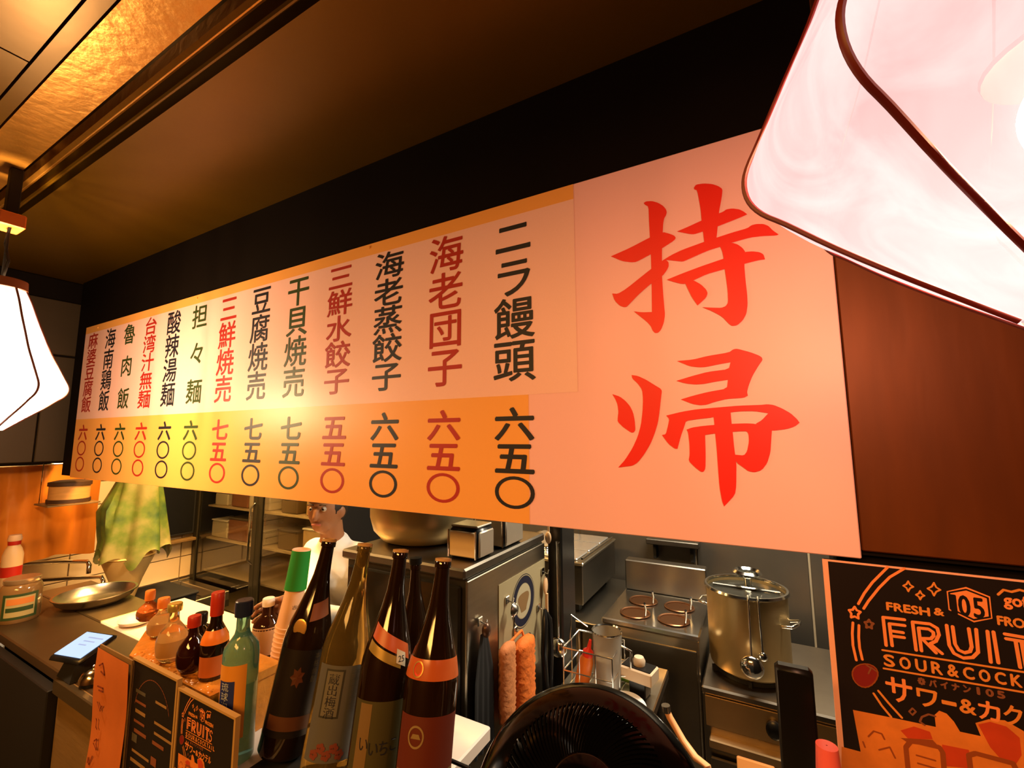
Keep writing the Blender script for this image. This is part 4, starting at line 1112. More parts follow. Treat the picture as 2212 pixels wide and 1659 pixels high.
def menu(px_l, px_r, Y, z0, ztop, label, art, sc=None):
    X0 = aY(*px_l, Y).x; X1 = aY(*px_r, Y).x
    t = thing('drinks_menu', label, 'menu', ((X0+X1)/2, Y, z0), 'dark drinks menus on the counter front')
    MB().box(X0, X1, Y, Y+.006, z0, ztop, .001).build('board', mat('menu_board', (.012, .010, .010), .35), t)
    fm = mat('menu_frame', (.42, .25, .08), .4)
    MB().box(X0-.003, X0+.003, Y-.002, Y+.008, z0, ztop).build('frame_side', fm, t)
    MB().box(X1-.003, X1+.003, Y-.002, Y+.008, z0, ztop).build('frame_side', fm, t)
    MB().box(X0-.003, X1+.003, Y-.0025, Y+.0085, ztop, ztop+.005).build('frame_top', fm, t)
    art(t, X0, X1, Y, ztop); clean(t)
def art2(t, X0, X1, Y, zt):
    s = (X1-X0)/.40
    poster_art(t, lambda x, z, ly=1: Vector((X0+.003+(x-PX0)*s, Y-.0002*ly, zt-.003-(PZ1-z)*s)))
def art1(t, X0, X1, Y, zt):
    wd = X1-X0; rnd = random.Random(4)
    pts = arc(X0+wd*.5, zt-wd*.52, wd*.40, 20, 170)
    for q in (ribbon(pts, .002),):
        mb = MB()
        for v in q: mb.poly([(p.x, Y-.0005, p.y) for p in v])
        mb.build('arch_line', dim, t, fix=False)
    for k in range(16):
        z = zt-.07-.022*k
        for c_ in range(2):
            if rnd.random() < .8:
                x = X0+wd*(.1+.45*c_)+rnd.random()*.01
                m_ = rnd.choice([dim, dim, mat('menu_tan', (.30, .17, .06), .5), mat('menu_grey', (.09, .08, .06), .5)])
                hh = rnd.choice([.006, .008, .018]); ww = wd*(.12 if hh > .01 else rnd.uniform(.2, .4))
                MB().poly([(x, Y-.0006, z), (x+ww, Y-.0006, z), (x+ww, Y-.0006, z+hh), (x, Y-.0006, z+hh)]).build('printed_item', m_, t, fix=False)
menu((291, 1425), (384, 1478), .574, .80, aY(291, 1424, .574).z, 'left dark drinks menu on the counter front, below the small round bottles', art1)
menu((388, 1492), (510, 1546), .574, .80, aY(388, 1490, .574).z, 'right dark drinks menu on the counter front reading FRUITS, beside the teal bottle', art2)
# orange paper banner
Yb = .566; A = aY(217, 1388, Yb); B_ = aY(288, 1400, Yb)
t = thing('paper_banner', 'orange handwritten paper banner hanging left of the dark drinks menus', 'banner', ((A.x+B_.x)/2, Yb, .7))
mb = MB(); n = 24
for i in range(n+1):
    z = A.z-.01-(A.z-.70)*i/n
    for j in range(5):
        x = A.x+(B_.x-A.x)*j/4
        mb.v.append(Vector((x+.0012*math.sin(i*.7), Yb-.004-.0025*math.sin(i*.5+j*.4), z)))
for i in range(n):
    for j in range(4): mb.f.append((i*5+j, (i+1)*5+j, (i+1)*5+j+1, i*5+j+1))
mb.build('sheet', mat('banner_orange', (.50, .13, .02), .6, 0, .2, 12), t, 80, fix=False)
rnd = random.Random(9)
for k in range(9):
    z = A.z-.05-k*.045
    x = A.x+.025+rnd.random()*.03
    q = ribbon([(x+rnd.uniform(-.015, .03), z+rnd.uniform(-.014, .014)) for _ in range(4)], .004)
    mb = MB()
    for v in q: mb.poly([(p.x, Yb-.0078, p.y) for p in v])
    mb.build('ink_stroke', mat('banner_ink', (.22, .035, .01), .6), t, fix=False)
MB().box(A.x, B_.x, Yb, Yb+.003, .70, A.z-.004).build('backing', wood_m, t)
clean(t)

# ================================================================== LEFT END SMALL THINGS
p = aY(33, 1388, .68); p.z = CZ+.001
t = thing('glass_jar', 'fat glass jar with green framed label at the left edge of the counter', 'jar', p)
jr, jh = .062, .165
MB().lathe([(.001, 0), (jr*.92, 0), (jr, .012), (jr, jh*.74), (jr*.9, jh*.84), (jr*.8, jh*.88), (.001, jh*.88)], p, 32).build('glass', mat('jar_glass', (.22, .12, .04), .08, spec=.8), t, 50)
MB().lathe([(.001, jh*.88), (jr*.84, jh*.88), (jr*.88, jh*.90), (jr*.88, jh*.98), (jr*.82, jh), (.001, jh)], p, 32).build('lid', mat('jar_lid', (.60, .40, .20), .25, .7), t, 40)
af = math.atan2(-p.y, -p.x)
JP = [(.001, 0), (1, 0), (1, 1.0), (1, 1.1)]
for nm, m_, z0, z1, w0, w1, off in (('label', mat('jar_green', (.03, .06, .015), .5), .10, .68, -50, 50, .0008), ('label_field', mat('jar_cream', (.42, .34, .14), .5), .16, .62, -40, 40, .0014),
                                    ('label_stripe', mat('jar_orange', (.60, .20, .04), .5), .44, .58, -36, 36, .0020), ('label_stripe', mat('jar_green', (.03, .06, .015), .5), .28, .38, -36, 36, .0020)):
    mb = sleeve(JP, jr, jh, z0, z1, af+R(w0), af+R(w1), 0, off); mb.v = [v+p for v in mb.v]; mb.build(nm, m_, t, 60)
clean(t)
p = base_at(20, .80, CZ+.001)
t = thing('sauce_bottle', 'cream squeeze bottle with red and white cap behind the fat glass jar', 'bottle', p)
sh = aY(24, 1152, .80).z - p.z
MB().lathe([(.001, 0), (.034, 0), (.038, .01), (.038, sh*.60), (.030, sh*.72), (.020, sh*.80), (.020, sh*.86), (.001, sh*.86)], p, 28).build('body', mat('sauce_cream', (.78, .52, .26), .4), t, 50)
MB().lathe([(.001, sh*.80), (.023, sh*.80), (.024, sh*.88), (.001, sh*.88)], p, 24).build('collar', mat('sauce_red', (.50, .02, .008), .4), t, 40)
MB().lathe([(.001, sh*.88), (.025, sh*.88), (.027, sh*.92), (.022, sh), (.001, sh)], p, 24).build('cap', mat('sauce_cap', (.80, .50, .28), .4), t, 50)
mb = MB().lathe([(.0386, sh*.18), (.0386, sh*.38)], p, 28); mb.build('red_label', MATS['sauce_red'], t, 60)
clean(t)
p = Vector((-2.52, .80, CZ+.001))
# payment terminal
c = aZ(180, 1394, CZ+.085)
t = thing('card_terminal', 'small black card terminal with a glowing pale blue screen on the dark counter', 'terminal', (c.x, c.y, CZ))
mm = Matrix.Translation(c) @ Matrix.Rotation(R(14), 4, 'Z') @ Matrix.Rotation(R(20), 4, 'X')
MB().box(-.066, .066, -.056, .056, -.016, .0, .007).xf(mm).build('body', blackp, t, 40)
MB().box(-.056, .056, -.042, .046, .0002, .0016).xf(mm).build('screen', mat('screen_blue', (.1, .12, .16), .3, emit=(.40, .62, 1.0), estr=.36), t)
for k in range(3):
    MB().box(-.02, .042-.015*k, .026-.014*k, .030-.014*k, .0018, .0020).xf(mm).build('screen_text', mat('screen_grey', (.1, .12, .2), .4, emit=(.25, .38, .65), estr=.3), t)
MB().add([(c.x-.05, c.y-.04, CZ+.001), (c.x+.05, c.y-.04, CZ+.001), (c.x+.05, c.y+.05, CZ+.001), (c.x-.05, c.y+.05, CZ+.001),
          (c.x-.03, c.y-.02, c.z-.016), (c.x+.03, c.y-.02, c.z-.016), (c.x+.03, c.y+.03, c.z-.010), (c.x-.03, c.y+.03, c.z-.010)],
         [(0, 3, 2, 1), (4, 5, 6, 7), (0, 1, 5, 4), (1, 2, 6, 5), (2, 3, 7, 6), (3, 0, 4, 7)]).build('stand', blackm, t)
clean(t)
p = base_at(200, .628, CZ+.001)
t = thing('call_bell', 'shiny round call bell in front of the card terminal', 'bell', p)
MB().lathe([(.001, 0), (.030, 0), (.030, .008), (.001, .008)], p, 24).build('base', blackp, t, 40)
MB().lathe([(.034, .010), (.033, .020), (.026, .034), (.014, .042), (.001, .044)], p, 28).build('dome', mat('bell_brass', (.75, .60, .38), .15, 1), t, 60)
MB().lathe([(.001, .044), (.004, .044), (.005, .050), (.001, .053)], p, 12).build('button', chrome, t, 60)
clean(t)
p = base_at(292, .885, CZ+.001)
t = thing('white_dish', 'shallow white dish on the pale board right of the steel bowl behind the card terminal', 'dish', p)
MB().lathe([(.001, .003), (.025, .003), (.045, .012), (.055, .022), (.058, .021), (.047, .007), (.028, .0), (.001, 0)], p, 36).build('dish', white_top, t, 50)
clean(t)
p = base_at(205, .905, CZ+.001); p.z = CZ+.001
t = thing('steel_bowl', 'wide low steel bowl behind the card terminal, its rim shining', 'bowl', p)
MB().lathe([(.001, .002), (.10, .002), (.128, .02), (.138, .040), (.144, .043), (.144, .047), (.136, .046), (.124, .022), (.098, .005), (.001, .005)], p, 56).build('bowl', steel, t, 50)
clean(t)

# ================================================================== FAN
fc = CAM + ray(1272, 1768)*.50
fax = (CAM - fc).normalized(); fax = (fax + Vector((-.10, 0, .35))).normalized()
fb = Vector((fc.x-.02, fc.y-.02, CZ+.001))
t = thing('desk_fan', 'glossy black desk fan seen from behind at the bottom centre, below the sign', 'fan', fb)
FR = .138
fm_ = Matrix.Translation(fc) @ Vector((0, 0, 1)).rotation_difference(fax).to_matrix().to_4x4()
def dome(r): return .062*math.sqrt(max(0, 1-(r/FR)**2.4))
pr = [(FR, -.045), (FR*1.01, -.02)] + [(FR*k, dome(FR*k)) for k in (1.0, .985, .96, .92, .86, .78, .69)] + [(FR*.69, dome(FR*.69)-.006), (FR*.84, dome(FR*.84)-.010), (FR*.97, -.01), (FR*.985, -.045), (FR, -.045)]
MB().lathe(pr, (0, 0, 0), 72).xf(fm_).build('shell_ring', fan_black, t, 50)
NRIB = 96
for k in range(NRIB):
    a = 2*PI*k/NRIB
    pts = []
    for q in range(7):
        r = FR*(.70-.42*q/6); aa = a + .35*q/6
        pts.append(fm_ @ Vector((r*math.cos(aa), r*math.sin(aa), dome(r)-.002)))
    MB().tube(pts, .0024, 5).build('grille_rib', fan_black, t, 60)
MB().lathe([(FR*.30, dome(FR*.3)-.012), (FR*.30, dome(FR*.3)+.001), (FR*.26, dome(0)+.006), (.001, dome(0)+.010), ], (0, 0, 0), 40).xf(fm_).build('motor_cover', fan_black, t, 50)
for k in range(5):
    a = 2*PI*k/5
    mb = MB(); n = 8
    for i in range(n+1):
        r = .03+(FR*.86-.03)*i/n
        for j in (-1, 1):
            aa = a + j*(.50-.05*i/n)
            mb.v.append(Vector((r*math.cos(aa), r*math.sin(aa), .008*j-.006)))
    for i in range(n): mb.f.append((i*2, i*2+1, i*2+3, i*2+2))
    mb.xf(fm_).build('blade', mat('blade_grey', (.006, .006, .007), .3), t, 60, fix=False)
MB().lathe([(.001, -.02), (.028, -.02), (.028, .03), (.001, .03)], (0, 0, 0), 24).xf(fm_).build('hub', blackp, t, 50)
mb = MB().lathe([(.001, 0), (.075, 0), (.078, .008), (.05, .018), (.02, .022), (.001, .022)], fb, 32); mb.build('base', fan_black, t, 50)
MB().tube([fb+Vector((0, 0, .02)), fb+Vector((0, -.01, .05)), fc+fax*.045+Vector((0, -.004, -.02)), fc+fax*.04], .012, 12).build('neck', fan_black, t, 60)
clean(t)

# black upright slab + little things on the ledge
q0 = aY(1671, 1420, .80); q1 = aY(1752, 1432, .80)
t = thing('black_tower', 'tall narrow black slab standing between the stove view and the drinks poster', 'device', ((q0.x+q1.x)/2, .79, CZ+.001))
MB().box(q0.x, q1.x, .775, .797, CZ+.016, q0.z, .005).build('body', mat('tower_black', (.004, .004, .004), .35, spec=.3), t, 40)
MB().box(q0.x+.003, q1.x-.003, .7745, .7752, CZ+.03, q0.z-.006).build('front_glass', mat('tower_glass', (.003, .003, .003), .3, spec=.3), t)
MB().box(q0.x-.012, q1.x+.012, .755, .799, CZ+.001, CZ+.016, .004).build('foot', blackm, t)
clean(t)
b = aY(1632, 1644, .70)
t = thing('card_holder', 'beige card standing on the ledge left of the black slab, only its top showing', 'card', (b.x, .70, CZ+.001))
MB().box(b.x-.022, b.x+.022, .698, .702, CZ+.012, b.z, .0015).build('card', mat('card_beige', (.75, .50, .30), .6), t)
MB().box(b.x-.028, b.x+.028, .69, .71, CZ+.001, CZ+.012, .002).build('base', blackm, t)
clean(t)
b = aY(1786, 1612, .72)
t = thing('pump_bottle', 'small bottle with pinkish cap just right of the black slab', 'bottle', (b.x, .72, CZ+.001))
hb = b.z-CZ
MB().lathe([(.001, 0), (.016, 0), (.017, .01), (.017, hb*.6), (.008, hb*.72), (.008, hb*.8), (.001, hb*.8)], (b.x, .72, CZ+.001), 20).build('body', white_top, t, 50)
MB().lathe([(.001, hb*.8), (.013, hb*.8), (.014, hb*.9), (.012, hb), (.001, hb)], (b.x, .72, CZ+.001), 20).build('cap', mat('cap_pink', (.75, .12, .10), .3), t, 50)
clean(t)

# ================================================================== CABINET SIDE: poster and hanging tools
XS = -.745
def S(px_, py_, X=XS): return aX(px_, py_, X)
ca, cb_ = S(1077, 1262), S(1176, 1208)
t = thing('side_poster', 'cream poster with blue ring emblem stuck on the cabinet side', 'poster', (XS, (ca.y+cb_.y)/2, .95))
zt_ = (S(1077, 1262).z+S(1176, 1208).z)/2
MB().box(XS, XS+.0015, ca.y, cb_.y, .93, zt_).build('sheet', mat('poster_cream', (.30, .24, .13), .5), t)
ec = S(1130, 1297)
def disc(name, m, r, X, sy=1.0, r0=0.0):
    mb = MB(); n = 36
    for k in range(n):
        a0_, a1_ = 2*PI*k/n, 2*PI*(k+1)/n
        f_ = lambda rr, a: (X, ec.y+rr*math.cos(a)*sy, ec.z+rr*math.sin(a))
        mb.poly([f_(r, a0_), f_(r, a1_), f_(r0, a1_), f_(r0, a0_)] if r0 > 0 else [f_(r, a0_), f_(r, a1_), (X, ec.y, ec.z)])
    return mb.build(name, m, t, fix=False)
er = .088
disc('emblem_ring', mat('emblem_blue', (.006, .008, .024), .5), er, XS+.0020, 1, er*.66)
disc('emblem_edge', MATS['poster_cream'], er*.97, XS+.0024, 1, er*.93)
disc('emblem_centre', mat('emblem_cream', (.38, .32, .2), .5), er*.64, XS+.0020)
MB().poly([(XS+.0026, ec.y+er*.5*math.cos(a)*(.8+.25*math.sin(3*a)), ec.z-.004+er*.5*math.sin(a)*(.9+.2*math.cos(2*a))) for a in [2*PI*k/24 for k in range(24)]]).build('emblem_figure', mat('emblem_brown', (.20, .11, .04), .5), t, fix=False)
mb = MB()
put_text(mb, 'TIR', lambda x, z: Vector((XS+.0026, ec.y-.05+x, ec.z-.175+z)), 0, .115, 0, .055); mb.build('poster_text', ink_black, t, fix=False)
clean(t)
def hanger(name, label, cat, px_, py_, grp='tools hanging on the cabinet side'):
    h = S(px_, py_, XS+.004)
    t = thing(name, label, cat, h, grp)
    MB().box(h.x-.002, h.x+.004, h.y-.012, h.y+.012, h.z-.012, h.z+.012, .002).build('hook_plate', chrome, t)
    MB().tube([h+Vector((.004, 0, 0)), h+Vector((.022, 0, -.006)), h+Vector((.026, 0, .010))], .0022, 6).build('hook', chrome, t, 60)
    return t, h
# orange chenille cloth, two folded lobes
t, h = hanger('orange_duster', 'bright orange knobbly duster hanging on the cabinet side above the fan', 'duster', 1112, 1362)
orr = mat('duster_orange', (.62, .13, .008), .8, 0, .2, 40, .5)
def lobe(c, w_, hh, d_, m, seed):
    rnd = random.Random(seed); mb = MB(); n = 20; mz = 26
    for j in range(mz+1):
        u = j/mz; prof_ = min(1, (u*14)**.5 if u < .0714 else 1, ((1-u)*12)**.5 if u > .9167 else 1)
        for k in range(n):
            a = 2*PI*k/n; bump = 1+.10*math.sin(j*2.4+k*1.9)+rnd.uniform(-.04, .04)
            mb.v.append(c+Vector((d_*math.cos(a)*prof_*bump, w_*math.sin(a)*prof_*bump*(1-.10*(u > .8)), -hh*u)))
    for j in range(mz):
        for k in range(n):
            k2 = (k+1) % n; mb.f.append((j*n+k, j*n+k2, (j+1)*n+k2, (j+1)*n+k))
    mb.f.append(tuple(range(n))); mb.f.append(tuple(mz*n+k for k in range(n)))
    return mb.build('pad', m, t, 70)
l1 = S(1096, 1385, XS+.035); l2 = S(1133, 1372, XS+.040)
lobe(l1, .042, .24, .018, mat('duster_pale', (.50, .17, .05), .8, 0, .15, 40, .4), 1)
lobe(l2, .058, .28, .024, orr, 2)
MB().tube([h+Vector((.026, 0, .006)), l1+Vector((0, 0, -.01))], .004, 8).build('loop', orr, t)
MB().tube([h+Vector((.026, 0, .006)), l2+Vector((0, 0, -.01))], .004, 8).build('loop', orr, t)
clean(t)
t, h = hanger('black_tongs', 'black plastic tongs hanging between the orange duster and the dark post', 'tongs', 1163, 1312)
for s_ in (-1, 1):
    MB().tube([h+Vector((.026, 0, -.004)), h+Vector((.034, s_*.018, -.04)), h+Vector((.034, s_*.030, -.14)), h+Vector((.034, s_*.020, -.24)), h+Vector((.034, s_*.010, -.30))], [.006, .012, .012, .012, .016], 10).build('arm', blackp, t, 60)
clean(t)
t, h = hanger('spatula', 'pale wooden spatula with rounded blade hanging at the poster\'s right top corner', 'spatula', 1172, 1234)
mb = MB().ball((0, 0, 0), .024, 10, (.25, .7, 1.35)).xf(Matrix.Translation(h+Vector((.012, .0, -.05)))); mb.build('blade', mat('spatula_wood', (.62, .38, .20), .5), t, 60)
MB().tube([h+Vector((.016, 0, -.078)), h+Vector((.016, 0, -.20))], .006, 8).build('handle', MATS['spatula_wood'], t, 60)
MB().tube([h+Vector((.022, 0, -.002)), h+Vector((.014, 0, -.022))], .002, 6).build('loop', blackm, t)
clean(t)
t, h = hanger('black_cloth', 'black cloth hanging on the steel cabinet side left of the poster', 'cloth', 1036, 1342)
mb = MB(); n = 16; y0 = S(1016, 1420).y; y1 = S(1058, 1400).y
for i in range(n+1):
    for j in range(9):
        u = j/8; mb.v.append(Vector((XS+.016+.005*math.sin(i*1.4)*u, h.y+((y0+(y1-y0)*i/n)-h.y)*(.35+.65*min(1, u*2.5)), h.z-.03-.32*u)))
for i in range(n):
    for j in range(8): mb.f.append((i*9+j, i*9+j+1, (i+1)*9+j+1, (i+1)*9+j))
mb.build('sheet', blackm, t, 80, fix=False)
MB().ball(h+Vector((.024, 0, -.02)), .016, 8, (.8, 1, 1.3)).build('knot', mat('wire_dark', (.10, .05, .03), .3, .6), t, 60)
clean(t)
t, h = hanger('round_strainer', 'small wire strainer hanging at the left edge of the cream poster', 'strainer', 1095, 1296)
MB().lathe([(.020, -.002), (.022, 0), (.020, .002), (.018, 0), (.020, -.002)], (0, 0, 0), 20).xf(Matrix.Translation(h+Vector((.026, 0, -.026))) @ Matrix.Rotation(PI/2, 4, 'Y')).build('rim', chrome, t, 60)
MB().lathe([(.019, 0), (.014, .010), (.001, .015)], (0, 0, 0), 20).xf(Matrix.Translation(h+Vector((.026, 0, -.026))) @ Matrix.Rotation(PI/2, 4, 'Y')).build('mesh_cup', steel_dark, t, 60)
MB().tube([h+Vector((.026, 0, -.048)), h+Vector((.026, -.004, -.12))], .003, 6).build('handle', chrome, t)
clean(t)
# ladle and spoon on the post
for (nm, lab_, dy, zt_, L_, r_, m_) in (('ladle', 'long steel ladle hanging on the dark post right of the cabinet', -.0, 1.335, .36, .036, chrome),
                                       ('wooden_spoon', 'short pinkish spoon hanging at the top of the dark post', .03, 1.42, .06, .013, MATS['spatula_wood'])):
    xx = -.70 if nm == 'ladle' else -.735; yy = 1.645
    h = Vector((xx, yy+.014, zt_))
    t = thing(nm, lab_, 'ladle' if nm == 'ladle' else 'spoon', h, 'utensils hanging on the dark post')
    MB().tube([h+Vector((0, .0, 0)), h+Vector((0, -.022, -.004)), h+Vector((0, -.026, .008))], .003, 6).build('hook', chrome, t, 60)
    MB().tube([h+Vector((0, -.026, .008)), h+Vector((0, -.022, -.02)), h+Vector((0, -.022, -L_))], .0045 if nm == 'ladle' else .004, 8).build('handle', m_, t, 60)
    MB().ball(h+Vector((0, -.028, -L_-r_*.6)), r_, 10, (1, .6, 1 if nm == 'ladle' else 1.8)).build('bowl', m_, t, 60)
    clean(t)

# ================================================================== PREP TABLE CLUTTER
TZ = .851
bc = aZ(1286, 1486, TZ)
t = thing('wire_basket', 'chrome wire basket on the prep table holding a beaker and a sauce bottle', 'basket', bc)
wx, wy, wh = .088, .08, .15
def wire(pts, r=.0026): MB().tube([bc+Vector(p_) for p_ in pts], r, 6).build('wire', chrome, t, 60)
for z in (.004, .075, wh):
    wire([(-wx, -wy, z), (wx, -wy, z), (wx, wy, z), (-wx, wy, z), (-wx, -wy, z)])
for x in (-wx, -wx/3, wx/3, wx):
    wire([(x, -wy, .004), (x, -wy, wh)]); wire([(x, wy, .004), (x, wy, wh)]); wire([(x, -wy, .004), (x, wy, .004)])
for y in (0,):
    wire([(-wx, y, .004), (-wx, y, wh)]); wire([(wx, y, .004), (wx, y, wh)])
wire([(-wx, -wy*.2, wh), (-wx*.9, -wy*.2, wh+.09), (-wx*.2, -wy*.2, wh+.06)], .003)
clean(t)
b = bc+Vector((.045, .01, .008))
t = thing('steel_beaker', 'clear measuring beaker with bright rim standing in the wire basket', 'beaker', b)
MB().lathe([(.001, .002), (.040, .002), (.042, .01), (.050, .19), (.053, .19), (.045, .006), (.001, 0)], b, 32).build('cup', mat('beaker_grey', (.55, .50, .42), .12, trans=.6, ior=1.3), t, 50)
MB().lathe([(.0495, .190), (.053, .194), (.0545, .190), (.052, .187), (.0495, .190)], b, 32).build('rim', chrome, t, 60)
MB().lathe([(.001, .012), (.040, .012), (.045, .10), (.001, .10)], b, 28).build('contents', mat('beaker_fill', (.25, .18, .10), .5), t, 50)
MB().tube([b+Vector((.052, 0, .15)), b+Vector((.085, .0, .14)), b+Vector((.082, 0, .06)), b+Vector((.048, 0, .05))], .004, 8).build('handle', chrome, t, 60)
clean(t)
b = bc+Vector((-.045, -.02, .008))
t = thing('squeeze_bottle', 'orange squeeze bottle with red tip leaning in the wire basket', 'bottle', b, rot=qtilt((.25, -.05, 1)))
MB().lathe([(.001, 0), (.024, 0), (.026, .01), (.026, .09), (.018, .115), (.001, .115)], (0, 0, 0), 24).build('body', mat('squeeze_orange', (.80, .20, .02), .4), t, 50)
MB().lathe([(.019, .112), (.019, .128), (.008, .138), (.005, .17), (.001, .17)], (0, 0, 0), 20).build('nozzle', mat('nozzle_red', (.8, .03, .01), .35), t, 50)
b = aZ(1410, 1506, TZ); b.x = min(b.x, -.405)
t = thing('kitchen_timer', 'cream box timer with round knob on a dark bracket on the prep table', 'timer', b)
mm = Matrix.Translation(b) @ Matrix.Rotation(R(-10), 4, 'Z')
MB().box(-.03, .03, -.025, .025, .0, .05, .003).xf(mm).build('bracket', blackp, t)
MB().box(-.058, .058, -.040, .035, .051, .093, .004).xf(mm).build('box', mat('timer_cream', (.55, .42, .28), .5), t)
MB().box(-.052, .052, -.034, .029, .0932, .096, .002).xf(mm).build('top_plate', blackp, t)
MB().lathe([(.001, .096), (.020, .096), (.022, .110), (.016, .122), (.001, .124)], (0, 0, 0), 20).xf(mm).build('knob', MATS['timer_cream'], t, 50)
clean(t)
b = aZ(1352, 1476, TZ)
mb = MB(org=b); n = 12
mb.tube([(-.04, 0, .009), (-.01, .006, .012), (.03, -.004, .010)], [.006, .011, .005], 8)
mb.v = [v+b for v in mb.v]
t = thing('green_pepper', 'small green chilli pepper lying behind the fan on the prep table', 'pepper', b)
mb.build('fruit', mat('pepper_green', (.12, .22, .015), .35), t, 60)
MB().tube([b+Vector((-.04, 0, .009)), b+Vector((-.055, .004, .014))], .0022, 6).build('stem', mat('stem_green', (.10, .14, .03), .6), t)
clean(t)
b = aZ(1392, 1560, TZ); b.x = -.43
t = thing('white_tray', 'white oval tray on the prep table, peeking out beside the fan', 'tray', b)
MB().lathe([(.001, 0), (.07, 0), (.10, .010), (.108, .016), (.111, .014), (.102, .006), (.072, -.003), (.001, -.003)], (0, 0, .004), 40).xf(Matrix.Translation(b) @ Matrix.Scale(.70, 4, (1, 0, 0))).build('tray', mat('tray_white', (.85, .88, .88), .4), t, 60)
clean(t)
h0 = aY(1412, 1540, 1.62); h1 = aY(1440, 1590, 1.60); h2 = aY(1465, 1625, 1.57); h3 = aY(1487, 1641, 1.53)
dx_ = max(0, -.300-h0.x)
for h_ in (h0, h1, h2, h3): h_.x += dx_
t = thing('gas_hose', 'beige orange rubber hose hanging down right of the prep table', 'hose', h3)
MB().tube([h0+Vector((-.01, .0, .02)), h0, h1, h2, h3, h3+Vector((.02, 0, -.12)), Vector((h3.x+.03, h3.y, .03))], .011, 12).build('tube', mat('hose_orange', (.80, .38, .16), .5), t, 60)
MB().tube([h0+Vector((-.012, .0, .035)), h0+Vector((-.01, .0, .015))], .014, 12).build('fitting', steel, t, 60)
clean(t)

# ================================================================== KITCHEN WORKER
def remesh(name, blobs, vox, m, parent, it=2):
    """blobs: chains of (point, radius) -> one continuous surface"""
    mb = MB()
    for ch in blobs:
        if len(ch) == 1:
            p_, r_, sc = ch[0]; mb.ball(p_, r_, 10, sc); continue
        for (p0, r0), (p1, r1) in zip(ch, ch[1:]):
            p0 = Vector(p0); p1 = Vector(p1)
            mb.ball(p0, r0, 8); mb.ball(p1, r1, 8)
            mb.tube([p0, p1], [r0, r1], 16)
    off = Vector(parent['abs']) if parent is not None else Vector((0, 0, 0))
    me = bpy.data.meshes.new('tmp'); me.from_pydata([v-off for v in mb.v], [], mb.f)
    o = bpy.data.objects.new('tmp', me); C.objects.link(o)
    md = o.modifiers.new('r', 'REMESH'); md.mode = 'VOXEL'; md.voxel_size = vox
    ms = o.modifiers.new('s', 'SMOOTH'); ms.factor = .5; ms.iterations = it
    dg = bpy.context.evaluated_depsgraph_get(); dg.update()
    me2 = bpy.data.meshes.new_from_object(o.evaluated_get(dg))
    bpy.data.objects.remove(o)
    me2.name = name; me2.materials.clear(); me2.materials.append(m)
    for p_ in me2.polygons: p_.use_smooth = True
    o2 = bpy.data.objects.new(name, me2); C.objects.link(o2); o2.parent = parent
    return o2
HC = CAM + ray(706, 1098)*2.12                      # head centre
pv = Vector((HC.x-.02, HC.y+.06, 0))
t = thing('person', 'person in a white shirt behind the paper cups reaching for the white-capped bottle', 'person', pv)
nk = HC+Vector((.0, .035, -.12)); ch_ = Vector((nk.x-.03, nk.y+.06, nk.z-.20)); pe = Vector((ch_.x, ch_.y+.14, .84))
sl = Vector((ch_.x-.115, ch_.y-.03, ch_.z+.09)); sr = Vector((ch_.x+.17, ch_.y+.02, ch_.z+.08))
fdir = Vector((.35, -.93, -.05)).normalized()         # where the face points
side = Vector((fdir.y, -fdir.x, 0)).normalized()
lb = base_at(570, .905, CZ)                          # near the gripped bottle
grip = Vector((lb.x-.0, .0, 0))
bt = aZ(570, 1480, CZ+.001)
gz = aY(575, 1325, bt.y).z
hand = Vector((bt.x-.005, bt.y+.075, gz-.005))
el = CAM + ray(668, 1318)*1.78
hip = [(pe+Vector((-.09, 0, -.02)), .095), (Vector((pe.x-.10, pe.y+.01, .47)), .062), (Vector((pe.x-.10, pe.y+.02, .10)), .042), (Vector((pe.x-.10, pe.y-.08, .045)), .038)]
hip2 = [(pe+Vector((.09, 0, -.02)), .095), (Vector((pe.x+.10, pe.y+.01, .47)), .062), (Vector((pe.x+.10, pe.y+.02, .10)), .042), (Vector((pe.x+.10, pe.y-.08, .045)), .038)]
wr = hand + (el-hand).normalized()*.055
wr2 = Vector((sr.x+.03, sr.y-.30, 1.02)); el2 = Vector((sr.x+.08, sr.y-.05, sr.z-.27))
blobs = [
    [(HC, .088, (.88, 1.02, 1.18))],
    [(HC+fdir*.035+Vector((0, 0, -.065)), .050, (.95, .9, .85))],
    [(HC+fdir*.088+Vector((0, 0, .005)), .012), (HC+fdir*.098+Vector((0, 0, -.028)), .014)],
    [(HC+side*.080+Vector((0, 0, -.015)), .022, (.5, .9, 1.3))], [(HC-side*.080+Vector((0, 0, -.015)), .022, (.5, .9, 1.3))],
    [(HC+Vector((0, .02, -.05)), .056), (nk, .054), (nk+Vector((-.01, .02, -.06)), .062)],
    [(nk+Vector((-.01, .02, -.07)), .075), (ch_, .115), (pe+Vector((0, -.02, .12)), .115), (pe, .118)],
    [(ch_+Vector((-.06, 0, .03)), .09), (ch_+Vector((.06, 0, .03)), .09)],
    [(ch_+Vector((-.08, 0, .08)), .062), (sl, .054), (el, .040), (wr, .027), (hand+Vector((-.012, .012, 0)), .026)],
    [(ch_+Vector((.08, 0, .08)), .062), (sr, .054), (el2, .040), (wr2, .027), (wr2+Vector((0, -.06, -.02)), .026)],
    hip, hip2]
body = remesh('body', blobs, .0085, skin_m, t)
